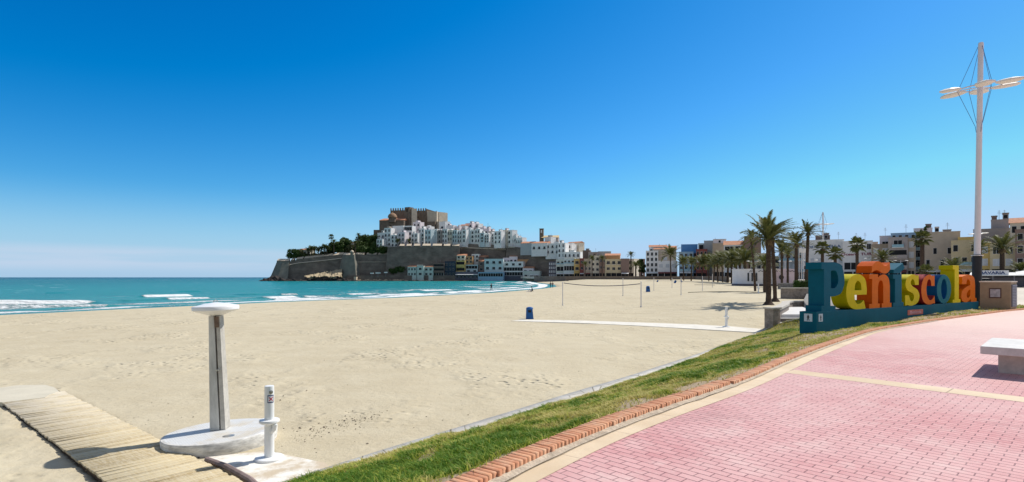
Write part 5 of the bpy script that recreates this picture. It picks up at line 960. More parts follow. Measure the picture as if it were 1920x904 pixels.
rows_ += [
 (926, 940, 434, 457, 503, 'W', 3, 2, 'w', -22, 'flat', 'tall narrow bright white house with two window columns near the right end of the row'),
 (940, 950, 432, 457, 508, 'c', 3, 1, 'w', -24, 'flat', 'cream toned tall house with a lit side'),
 (950, 960, 432, 457, 506, 'W', 3, 1, 'w', -35, 'flat', 'last tall bright house where the row ends'),
 (959, 968, 442, 457, 504, 'w', 1, 2, 'w', -20, 'flat', 'low white house with dark roof terrace after the end of the tall row'),
 (967, 979, 446, 459, 500, 'W', 1, 3, 'w', -25, 'flat', 'low bright house left of the orange roofed hall'),
 (851, 862, 425, 438, 530, 'p', 1, 2, 'w', -15, 'flat', 'pinkish rear house, left of the pointed white gable'),
 (861, 873, 423, 438, 534, 'w', 1, 2, 'w', -15, 'tile', 'rear white house with a small gable'),
 (872, 886, 419, 437, 540, 'k', 2, 2, 'w', -18, 'flat', 'highest pale pink terrace house behind the long row'),
 (885, 898, 420, 436, 544, 'W', 2, 2, 'w', -28, 'flat', 'bright rear house next to the highest terrace house'),
 (897, 908, 427, 440, 536, 'k', 1, 2, 'w', -18, 'flat', 'pale pink rear house with terrace, right of the bright rear house'),
 (906, 917, 429, 442, 530, 'k', 1, 1, 'w', -18, 'flat', 'pale pink rear house next to the thin chimney mast'),
 (916, 928, 434, 446, 524, 'c', 1, 2, 'w', -18, 'flat', 'cream rear house with a dark roof terrace'),
 (976, 999, 456, 470, 490, 'g', 0, 0, 'w', -12, 'lean', 'long low hall with an orange roof behind the wall'),
 (997, 1025, 456, 472, 482, 'w', 1, 3, 's', -14, 'lean', 'white building with orange roof and three grey shuttered windows'),
 (1022, 1032, 445, 466, 488, 'W', 0, 0, 'w', -35, 'flat', 'bright white gable between the shuttered building and the church'),
 (1024, 1048, 457, 477, 478, 'w', 2, 3, 'b', -12, 'flat', 'white house with dark balconies below the church'),
 (1046, 1059, 456, 483, 470, 'W', 3, 2, 'wb', -20, 'flat', 'tall white house with arched openings at the right end of the rock'),
 (1057, 1071, 459, 474, 482, 'W', 2, 2, 'w', -30, 'flat', 'stepped bright white house behind the arched one'),
 (1065, 1083, 456, 474, 490, 'c', 1, 2, 'w', -38, 'tile', 'cream gabled house highest at the right end of the rock'),
 (1058, 1086, 473, 484, 462, 'W', 1, 4, 'w', -15, 'flat', 'long low white house at the lower right end of the old town')]
qh = random.Random(31)
def clutter():
    a = qh.uniform(-.9, .2); return both(penthouse((a, a+qh.uniform(.4, .8), qh.uniform(1.2, 2.4), qh.choice('WwkWt'))), aerials(qh.uniform(-.5, .8)) if qh.random() < .35 else (lambda *z: None))
for r in rows_: building('old_town_house', r[11], r[0], r[1], r[2], r[3], r[4], r[5], r[6], r[7], (r[8] if 'b' in r[8] or 'f' in r[8] else 'bwb'), dep=6.5, yaw=r[9]-13, ww=(r[1]-r[0])/F*r[4]/max(1, r[7])*.42, wh=min(2.3, (r[3]-r[2])/F*r[4]/max(1, r[6])*.62), roof=r[10], group=GO, cat='house', side=0, extra=(clutter() if r[10] == 'flat' and qh.random() < .75 else None))
m = MB(); m.tube([(0, 0, 0), (0, 0, 8)], .12, 6); o = m.build('chimney_mast', MATS['antenna']); o.location = (PX(915, 528), 528, PZ(434, 528)); tag(o, 'thin dark mast rising from the pink roofs of the old town', 'mast')

# --- castle
M('castle_stone', (.18, .14, .108), .95, .3, .35, .05, 1.5); M('castle_sunlit', (.50, .43, .34), .95, .15, .3, .04, 1.5); M('dome_tile', (.27, .165, .10), .8, .35, .8); M('castle_dark', (.02, .018, .016), .9); M('rampart', (.17, .138, .115), .95, .38, .16, .06, 1.2, stretch=(1, 1, 1.6)); M('rampart_green', (.18, .172, .145), .95, .25, .2, .05, 1.2); M('rampart_top', (.60, .50, .38), .9, .15, .5)  # paler castle stone and rampart top colour have sunlight put into them
def crenels(m, x0, x1, y, z, w_=1.1, gap=1.5, h=2.0, d=1.0):
    x = x0
    while x+w_ <= x1+.01: m.b2(x, x+w_, y, y+d, z-.01, z+h); m.add([(x, y, z+h+.002), (x+w_, y, z+h+.002), (x+w_, y+d, z+h+.002), (x, y+d, z+h+.002), (x+w_/2, y+d/2, z+h+.7)], [(0, 1, 4), (1, 2, 4), (2, 3, 4), (3, 0, 4)]); x += w_+gap
def block(root, nm, x0, x1, yt, yb, D, dep, yaw, mat, cren=0, win=0):
    xm = (x0+x1)/2; W = (x1-x0)/F*D; zt = PZ(yt, D)-root.location.z; zb = PZ(yb, D)-root.location.z
    m = MB(); m.b2(-W/2, W/2, 0, dep, zb, zt)
    if cren: crenels(m, -W/2, W/2, -.05, zt); 
    if cren:
        x = 0
        while x < dep-1: m.b2(W/2-1, W/2+.05, x+1.3, x+2.3, zt-.01, zt+1.5); x += 2.3
    o = m.build(nm, MATS[mat], root); o.location = (PX(xm, D)-root.location.x, D-root.location.y, 0); o.rotation_euler = (0, 0, R(yaw))
    for (a, b, w_, h_) in (win or ()):
        m = MB(); m.b2(a*W/2-w_/2, a*W/2+w_/2, -.06, -.01, zb+(zt-zb)*b-h_/2, zb+(zt-zb)*b+h_/2); m.build('window', MATS['castle_dark'], o)
    return o
cs = empty('castle', (PX(775, 570), 570, 45), 0, 'massive brown stone castle with battlements crowning the old town rock', 'castle')
block(cs, 'left_hall', 731, 760, 394.5, 440, 578, 18, -12, 'castle_stone', 1, [(-.5, .8, .8, 1.5)])
block(cs, 'keep', 774, 801.5, 395, 436, 574, 22, -14, 'castle_stone', 1, [(-.3, .7, .7, 1.4), (.3, .5, .7, 1.4), (0, .3, .7, 1.4)])
block(cs, 'sunlit_wing', 800.5, 819.5, 396.5, 430, 566, 16, -14, 'castle_sunlit', 0, [(.9, 1.01, .5, .6)]); block(cs, 'sunlit_wing', 818, 824, 397.5, 430, 570, 12, -40, 'castle_sunlit')  # wing walls take the copy of the stone with sunlight in its colour
block(cs, 'annex', 801, 816, 415.5, 434, 560, 6, -8, 'castle_stone'); block(cs, 'annex', 815, 824.5, 415.5, 440, 562, 9, -38, 'castle_sunlit')  # second block is the annex's lit side, sunlight put into its colour
block(cs, 'gate_wall', 754, 776, 405, 436, 574, 10, -10, 'castle_stone')
tw = block(cs, 'tower', 757.5, 769, 388.5, 436, 562, 6.5, -28, 'castle_stone', 0, [(0, .87, 1.6, 3)]); m = MB()
for c in tw.data.vertices: pass
block(cs, 'tower_sunlit_flank', 766.5, 774, 391, 432, 563, 6, -52, 'castle_sunlit')  # added block for the tower's lit side, sunlight put into its colour
block(cs, 'outer_wall', 700, 722, 431, 462, 560, 12, -8, 'castle_stone')
ch = empty('old_church', (PX(735, 560), 560, 45), 0, 'dark church with an orange roof and tiled dome under the left castle wall', 'church')
block(ch, 'nave', 710, 758, 413, 440, 556, 14, -9, 'castle_stone', 0, [(-.1, .55, 1.2, 3)])
m = MB(); W = 48/F*556; z_ = PZ(413, 556)-45; m.add([(-W/2-.4, -.5, z_), (W/2+.4, -.5, z_), (W/2+.4, 15, z_), (-W/2-.4, 15, z_), (-W/2+2, 7, z_+2.6), (W/2+.4, 7, z_+2.6)], [(0, 1, 5, 4), (2, 3, 4, 5), (1, 2, 5), (3, 0, 4), (3, 2, 1, 0)]); o = m.build('roof', MATS['tile_roof'], ch); o.location = (PX(734, 556)-ch.location.x, -4, 0); o.rotation_euler = (0, 0, R(-9))
m = MB(); m.lathe([(3.8, -3), (3.8, 1.6), (4.0, 1.7)], 8); d = m.build('drum', MATS['castle_stone'], ch); d.location = (PX(735, 553)-ch.location.x, -5, PZ(411, 553)-45)
m = MB(); m.lathe([(4.6, 1.702), (4.5, 2.8), (3.9, 4.3), (2.6, 5.6), (1.1, 6.3), (.6, 6.4), (.5, 7.2), (0, 7.6)], 18); m.build('dome', MATS['dome_tile'], d, True)

# --- hill and ramparts
M('hill_scrub', (.085, .075, .04), .95, .5, .12, .3, .6); M('rock_tan', (.42, .34, .22), .95, .35, .25, .5, .5); M('rock_dark', (.035, .03, .028), .9, .5, .3, .3, .8)
hx = np.linspace(-250, 90, 90); hy = np.linspace(500, 680, 50); HX_, HY_ = np.meshgrid(hx, hy); 
hp = np.interp(HX_, [-250, -228, -200, -180, -160, -140, -110, -60, 0, 40, 70, 90], [-3, 3, 20, 24, 27, 33, 42, 44, 36, 28, 12, 0])
HZ_ = -3+(hp+3)*smooth((HY_-500)/62)*(1-.0*HY_)+fbm(HX_, HY_, .12, 77, 3)*1.0; HZ_ = np.where(HY_ > 640, HZ_*(680-HY_)/40, HZ_); HX2 = HX_
tag(npmesh('rock_hill', np.stack([HX2, HY_, HZ_], -1).reshape(-1, 3), gridfaces(*HX_.shape), MATS['hill_scrub']), kind='structure')
def rampart(label, pts, mat='rampart', batter=2.2, cordon=None, merl=None, dep=6., zb=-1., name='rampart'):
    """pts: (px, y_top, D). battered face, sloping parapet top; cordon: pixel drop below the top"""
    t = empty(name, (PX(pts[0][0], pts[0][2]), pts[0][2], 0), 0, label, 'town wall'); o0 = t.location; m = MB(); vs = []; n = len(pts); T3 = []
    for (px, yt, D) in pts: T3.append(Vector((PX(px, D), D, PZ(yt, D))))
    P2 = np.array([(p.x, p.y) for p in T3]); tn = np.gradient(P2, axis=0); tn /= np.linalg.norm(tn, axis=1)[:, None]
    def sect(i, lst): return [(T3[i].x-o0.x+tn[i][1]*d, T3[i].y-o0.y-tn[i][0]*d, z) for d, z in lst]
    def strip(mm, prof):
        k = len(prof(0)); vs = []; 
        for i in range(n): vs += sect(i, prof(i))
        fs = [(i*k+a, i*k+a+1, i*k+k+a+1, i*k+k+a) for i in range(n-1) for a in range(k-1)]; mm.add(vs, fs)
        mm.add([vs[i] for i in range(k)], [tuple(range(k))]); mm.add([vs[(n-1)*k+i] for i in range(k)], [tuple(range(k))])
    strip(m, lambda i: [(batter*(T3[i].z-zb)/12, zb), (.05*batter, T3[i].z-1.6), (0, T3[i].z-.7), (-dep, T3[i].z-.7+.0), (-dep, zb), (batter*(T3[i].z-zb)/12, zb)]); m.build('wall_face', MATS[mat], t)
    if cordon:
        m = MB(); strip(m, lambda i: [(.15*batter+.0, T3[i].z-cordon-.4), (.15*batter+1.1, T3[i].z-cordon-.35), (.15*batter+1.0, T3[i].z-cordon-.2), (-.2, T3[i].z-cordon+.75), (-.6, T3[i].z-cordon-.1)]); m.build('cordon', MATS['rampart_top'], t)
    # parapet pieces with embrasures between them
    if merl is not None:
        for (a, b) in merl:
            m = MB(); vs = []
            def at(px):
                k = [p[0] for p in pts]; D = np.interp(px, k, [p[2] for p in pts]); yt = np.interp(px, k, [p[1] for p in pts]); return PX(px, D)-o0.x, D-o0.y, PZ(yt, D)
            for px in (a, b):
                x, y, z = at(px); vs += [(x, y-.1, z-1.2), (x, y-.1, z), (x, y+3.4, z+1.9), (x, y+3.6, z+1.9), (x, y+3.6, z-1.2)]
            m.cur = 0; m.add(vs, [(0, 1, 6, 5), (3, 4, 9, 8), (0, 1, 2, 3, 4), (5, 6, 7, 8, 9)]); m.cur = 1; m.v += []; o_ = len(m.v)-10; m.f += [(o_+1, o_+2, o_+7, o_+6), (o_+2, o_+3, o_+8, o_+7)]; m.mi += [1, 1]
            m.build('merlon', [MATS[mat], MATS['rampart_top']], t)  # sloped tops coloured lighter to stand in for sunlit stone
    return t
rampart('dark seaward bastion at the far left tip of the walls', [(519, 489, 496), (530, 489, 492), (542, 489, 493)], 'rampart_green', 5.5, None, [(519, 541)], 8)
rampart('long left curtain wall rising from the seaward bastion to the round sentry box', [(541, 489, 494), (560, 485.5, 496), (600, 481.5, 499), (644, 476.5, 502)], 'rampart', 2.2, 3.6, [(545, 551), (555, 568), (570, 643)])
rampart('square greenish bastion below the round sentry box', [(642, 478, 497), (650, 477.5, 492), (664, 478, 492), (667, 478, 497)], 'rampart_green', 3.0, None, [(643, 664)], 8)
sb = empty('sentry_box', (PX(660, 493), 493, PZ(478, 493)), 0, 'small round sentry box with a domed cap on the corner of the greenish bastion', 'sentry box'); m = MB(); m.lathe([(1.5, -2), (1.5, 2.3), (1.7, 2.4)], 14); m.build('turret', MATS['rampart_green'], sb); m = MB(); m.lathe([(1.65, 2.402), (1.5, 3.2), (.9, 3.9), (0, 4.2)], 14); m.build('cap', MATS['rampart_top'], sb, True)
rampart('curtain wall with three notched merlons between the greenish bastion and the high wall', [(665, 477, 498), (700, 477, 501), (757, 477, 505)], 'rampart', 2.2, 6.6, [(667, 683), (687, 706), (709, 726), (728, 740)])
rampart('high central rampart with sunlit-coloured coping and merlons under the white houses', [(727, 462, 497), (745, 461, 495), (800, 460.5, 495), (862, 461, 497)], 'rampart', 2.6, None, [(749, 758), (762, 771), (776, 787), (792, 807), (811, 828), (832, 844), (848, 861)], 8)
rampart('wall strip carrying the row of white houses, set back behind the high rampart', [(818, 455.5, 508), (880, 456, 507), (948, 458.5, 506)], 'rampart', 1.2, 4.3, None, 5)
rampart('dark recessed gate wall right of the high rampart', [(944, 458, 509), (956, 458, 508)], 'rampart', .5, None, None, 4)
rampart('long right rampart sloping down to the harbour houses', [(950, 460, 500), (980, 463, 494), (1020, 470, 486), (1047, 476, 480)], 'rampart', 2.4, 9, None, 8)
rampart('lower right wall stub behind the harbour houses', [(1040, 484, 474), (1060, 487, 466)], 'rampart', 1., None, None, 4)
M('pale_terrace', (.62, .58, .5), .9); m = MB(); m.prism([(0, 0), (6, -1), (6.5, 1.5), (.6, 2.2)], 0, .6); o = m.build('stone_terrace', MATS['pale_terrace']); o.location = (PX(952, 497), 497, PZ(464, 497)); tag(o, 'small bright terrace on top of the wall at its corner', 'terrace')  # terrace has one pale stone colour
# rocks
def rock(mm, x, y, z, sx_, sy, sz, q):
    n = 9; vs = [(x, y, z+sz)]; 
    for (f, hz) in ((.55, .8), (1., .25), (1.05, -.6)):
        for i in range(n): a = 2*math.pi*i/n; e = q.uniform(.75, 1.2); vs.append((x+sx_*f*e*math.cos(a), y+sy*f*e*math.sin(a), z+sz*hz*q.uniform(.7, 1.2)))
    fs = [(0, 1+i, 1+(i+1) % n) for i in range(n)]+[(1+k*n+i, 1+k*n+(i+1) % n, 1+(k+1)*n+(i+1) % n, 1+(k+1)*n+i) for k in (0, 1) for i in range(n)]; mm.add(vs, fs)
q = random.Random(9); m = MB()
for i in range(70):
    px = 492+i*5.9+q.uniform(-2, 2); D = 478+q.uniform(-3, 4); rock(m, PX(px, D), D, -.6, q.uniform(2, 4.5), q.uniform(2, 3), q.uniform(1.2, 3.0) if px < 660 else q.uniform(.8, 1.7), q)
for (px, h_) in ((495, 1.7), (500, 2.6), (506, 3.8), (512, 5.0), (517, 5.2), (524, 3.6)): D = 484; rock(m, PX(px, D), D, -.6, 4.5, 4, h_, q)
tag(m.build('shore_rocks', MATS['rock_dark']), kind='structure')
m = MB(); rq = np.linspace(0, 1, 40); V = []; W_ = []
for i in range(40):
    px = 571+70*i/39; D = 492.
    for j in range(9):
        f = j/8; D = 476+f*15; yt = 517-(13*(i/39)+1)*f; x = PX(px, D); V.append((x, D+q.uniform(-.8, .8), max(-.5, PZ(519-14*f*(.15+.85*i/39), D))+q.uniform(-.7, .7)))
tag(npmesh('rock_slope', V, gridfaces(40, 9), MATS['rock_tan'], smooth_=False), kind='structure')
m = MB(); q2 = random.Random(12)
for i in range(60): px = 560+q2.random()*200; D = 483+q2.random()*3; rock(m, PX(px, D), D, .3, q2.uniform(.8, 2.), 1.2, q2.uniform(.5, 1.3), q2)
tag(m.build('pale_boulders', MATS['rock_tan']), kind='structure')
qw = empty('quay_wall', (PX(650, 486), 486, 0), 0, 'long low dark quay wall along the water below the ramparts', 'quay wall'); m = MB(); W = (895-650)/F*486; m.b2(0, W, 0, 8, -2, PZ(516.5, 486)); m.build('wall', MATS['rampart'], qw)
for px, w_ in ((664, 1.5), (620, 3.), (580, 2.5)):
    m = MB(); m.b2(0, w_*1.4, -1, 3, -.5, 3.4); o = m.build('pier_block', MATS['rampart_top']); o.location = (PX(px, 482), 482, 0); tag(o, {664: 'narrow pale stone block at the start of the quay wall', 620: 'square pale stone block among the shore rocks', 580: 'pale broken masonry at the foot of the left curtain wall'}[px], 'stone block')
for px, w_ in ((694, 6), (704, 9), (720, 6)):
    m = MB(); m.b2(0, w_*.46, 0, 1.5, 0, .9); o = m.build('parasol_roof', MATS['awning_white']); o.location = (PX(px, 484), 484, PZ(513.5-(px-694)*.06, 484)); tag(o, {694: 'leftmost of three small white canopies on the quay', 704: 'widest, middle one of three small white canopies on the quay', 720: 'rightmost of three small white canopies on the quay'}[px], 'canopy')
    m = MB(); m.b2(w_*.2, w_*.24, .6, .8, -3.2, 0); m.build('pole', MATS['antenna'], o)

# --- harbour houses in front of the walls
GH = 'harbour houses below the walls'
def awn(z0, pr=1.6, frac=(-.95, .95), mat='awning_white'):
    def f(t, W, H, dep): m = MB(); m.add([(frac[0]*W/2, 0, z0+.5), (frac[1]*W/2, 0, z0+.5), (frac[1]*W/2, -pr, z0), (frac[0]*W/2, -pr, z0), (frac[0]*W/2, 0, z0+.38), (frac[1]*W/2, 0, z0+.38), (frac[1]*W/2, -pr, z0-.14), (frac[0]*W/2, -pr, z0-.14)], [(0, 1, 2, 3), (7, 6, 5, 4), (3, 2, 6, 7), (0, 3, 7, 4), (1, 5, 6, 2), (0, 4, 5, 1)]); m.build('awning', MATS[mat], t)
    return f
def cren_top(t, W, H, dep): m = MB(); crenels(m, -W/2, W/2, .0, H, .5, .6, .8, .3); m.build('battlement', MATS['wall_G'], t)
hb = [
 (764, 781, 500, 518, 486, 'G', 2, 3, 'ww', 'lean', None, 'low white house with red roof at the left end of the harbour houses'), (781.5, 794.5, 499, 518, 485, 'G', 2, 1, 'ww', 'flat', cren_top, 'small white house with toy battlements beside the low red roofed house'), (795, 812, 500.5, 518, 486, 'G', 2, 2, 'ww', 'lean', None, 'white house with a small lit balcony left of the brown flats'),
 (812, 833, 494, 527, 487, 'n', 4, 2, 'llf-', 'flat', aerials(-.6, .2), 'brown four storey block on the harbour'), (833.5, 854, 490.5, 527, 488, 'D', 4, 3, 'w', 'flat', None, 'navy blue harbour block'), (855, 872, 489, 512, 489, 'y', 2, 1, 'l', 'flat', None, 'house with a yellow top floor on the harbour'),
 (872.5, 896, 497, 512, 490, 'b', 2, 2, 'fw', 'flat', None, 'low grey blue house right of the yellow topped one'), (853, 898, 510, 527, 484, 'd', 1, 6, 'w', 'flat', awn(6.8, 2.5), 'dark terrace building with a long white awning edge on the harbour'),
 (897, 908, 490, 519, 489, 'n', 3, 1, 'w', 'tile', None, 'narrow brown house squeezed left of the pale blue hotel'), (908, 943.5, 486, 519, 484, 'b', 3, 3, 'bbf', 'flat', None, 'pale blue three storey hotel right at the water'), (896, 944, 511, 527.5, 480, 'L', 2, 6, 'f-', 'flat', None, 'glazed light blue terrace base of the hotel at the water'),
 (944, 981, 491, 517.5, 484, 'w', 3, 3, 'wff', 'flat', None, 'white house with wide glass fronts right of the pale blue hotel'), (943, 957, 484, 496, 494, 'k', 1, 2, 'w', 'flat', None, 'pale pink house peeping over the glass fronted house, left one'), (955, 970, 481, 496, 492, 'k', 1, 2, 'w', 'lean', None, 'taller pale pink house peeping over the glass fronted house, right one'), (944, 980, 518, 527.5, 482, 'd', 0, 0, 'w', 'flat', None, 'dark stone base below the glass fronted house'),
 (970, 1001, 487, 510, 490, 'o', 2, 3, '-w', 'flat', None, 'plain brown block with a pale chimney stripe behind the low white houses'), (980, 1000, 503, 524, 478, 'k', 2, 2, 'ww', 'lean', None, 'low pink house with tiled roof near the end of the beach'), (981, 1012, 508.5, 525, 474, 'G', 1, 3, 'w', 'flat', awn(.0+6.2, 3, (-.2, .9)), 'low white beach restaurant with an awning where the sand begins'),
 (1029, 1042, 491, 520, 455, 'd', 4, 4, 's', 'flat', None, 'dark block with a grid of pale windows at the foot of the rock'), (1043, 1058, 487, 520, 446, 'G', 3, 2, 'gf', 'flat', None, 'greenish glazed house right of the dark grid block'), (1057, 1077, 485, 520, 440, 'b', 3, 3, 'gf', 'flat', None, 'pale blue glazed house left of the ochre tower house'), (1076.5, 1087, 486, 520, 436, 'y', 3, 1, 'b', 'flat', None, 'narrow ochre tower house with dark balconies'),
 (1087, 1095, 485, 520, 432, 'r', 3, 1, 'w', 'flat', None, 'narrow dark red and white house beside the ochre tower house'), (1093, 1106, 470, 495, 446, 'n', 0, 0, 'w', 'flat', penthouse((-.2, .6, 1.6, 's')), 'blank brown party wall towering over the lower town'), (1095, 1109, 486, 520, 428, 'e', 3, 2, 'w', 'flat', None, 'beige house in front of the brown party wall'), (1108, 1124, 480, 520, 424, 'c', 4, 2, 'bww', 'flat', penthouse((-.5, .3, 2.2, 'n')), 'cream house behind the middle palm of the lower town'),
 (1104, 1124, 473, 486, 440, 'm', 1, 3, 'w', 'flat', aerials(.2), 'mauve grey rear building above the cream houses'), (1124, 1136, 482, 520, 420, 'n', 3, 2, 'w', 'flat', None, 'brown house between the cream houses of the lower town'), (1122, 1145, 472, 484, 440, 'g', 0, 0, 'w', 'flat', None, 'flat grey rear block on the skyline of the lower town'),
 (1135, 1161, 479, 488, 425, 'o', 0, 0, 'w', 'lean', None, 'orange brown attic rising behind the cream house with blue doors'), (1136, 1165.5, 486.5, 520, 404, 'Y', 3, 3, 'bwB', 'flat', None, 'dull yellow house with blue shop doors at street level'), (1165, 1179, 485.5, 520, 402, 'n', 0, 0, 'w', 'flat', None, 'tall blank brown wall panel at the corner of the yellow house'), (1178, 1187, 486, 520, 408, 'c', 3, 1, 'w', 'flat', None, 'narrow bright cream house at the edge of the street gap'),
 (1186, 1202, 487, 515, 450, 'W', 2, 3, 'w', 'flat', None, 'white building far back in the street gap'), (1198, 1209, 486, 515, 440, 'n', 1, 1, 'w', 'flat', None, 'brown building far back against the white flats')]
hb += [(856, 872, 479, 492, 491, 'c', 2, 2, 'w', 'lean', None, 'cream house climbing the slope above the yellow topped house'), (873, 886, 481, 494, 492, 'o', 2, 2, 'w', 'flat', None, 'orange brown house above the grey blue one'), (884, 898, 477, 492, 499, 'W', 2, 2, 'w', 'flat', None, 'bright white house high on the slope above the harbour'), (897, 911, 482, 492, 496, 'n', 1, 2, 'w', 'lean', None, 'brown roofed house behind the pale blue hotel')]
for i, r in enumerate(hb): building('harbour_house', r[11], r[0], r[1], r[2], r[3], r[4], r[5], r[6], r[7], r[8], dep=8, yaw=(-38 if 'bright cream' in r[11] else -6-(i % 3)*4), roof=r[9], group=GH, extra=r[10], cat='house', zf=-1.5 if r[0] < 1020 else 0)
nc = building('hill_church', 'tan roofed church on the rock with a slim dark bell tower', 1030, 1046, 446, 462, 492, 'm', 0, 0, yaw=-12, dep=10, roof='flat', cat='church'); c0_ = nc.location
m = MB(); W = 32/F*494; m.add([(-W*.5, 0, 0), (W*.5, 0, 0), (W*.5, 7, 2.3), (-W*.5, 7, 2.3), (-W*.5, 7, 0), (W*.5, 7, 0)], [(0, 1, 2, 3), (3, 2, 5, 4), (0, 3, 4), (1, 5, 2), (0, 4, 5, 1)]); M('tan_tiles', (.60, .46, .26), .9, .12); o = m.build('roof', MATS['tan_tiles'], nc); o.location = (-W*.22, -1.5, PZ(446.5, 494)-c0_.z+.3)
m = MB(); W2 = 3.4; m.b2(-W2/2, W2/2, 0, 3.2, -10, 5.2); m.b2(-W2/2-.3, W2/2+.3, -.3, 3.5, 5.202, 5.5); o = m.build('bell_tower', MATS['castle_stone'], nc); o.location = (-11.0, 1, PZ(440, 494)-c0_.z)
m = MB(); m.b2(-.55, .55, -.06, -.01, 1.6, 4); m.build('bell_opening', MATS['kiosk_white'], o)
tw_ = empty('town_sea_wall', (PX(1010, 335), 335, 1), 0, 'long dark low sea wall between the upper beach and the lower town', 'sea wall'); o0 = tw_.location
wp = [(15, 380), (20, 350), (23, 329), (29, 304), (59, 293.5), (92, 282.5), (84.5, 232), (66.5, 172)]; m = MB(); vs = []
for (x, y) in wp: vs += [(x-o0.x, y-o0.y, -1.5), (x-o0.x, y-o0.y, PZ(518.0, y)-1), (x-o0.x+.3, y-o0.y+.6, PZ(518.0, y)-1), (x-o0.x+.3, y-o0.y+.6, -1.5)]
n = len(wp); m.add(vs, [(4*i+a, 4*i+(a+1) % 4, 4*i+4+(a+1) % 4, 4*i+4+a) for i in range(n-1) for a in range(4)]+[(0, 1, 2, 3), (4*n-1, 4*n-2, 4*n-3, 4*n-4)]); m.build('wall', MATS['rampart'], tw_)

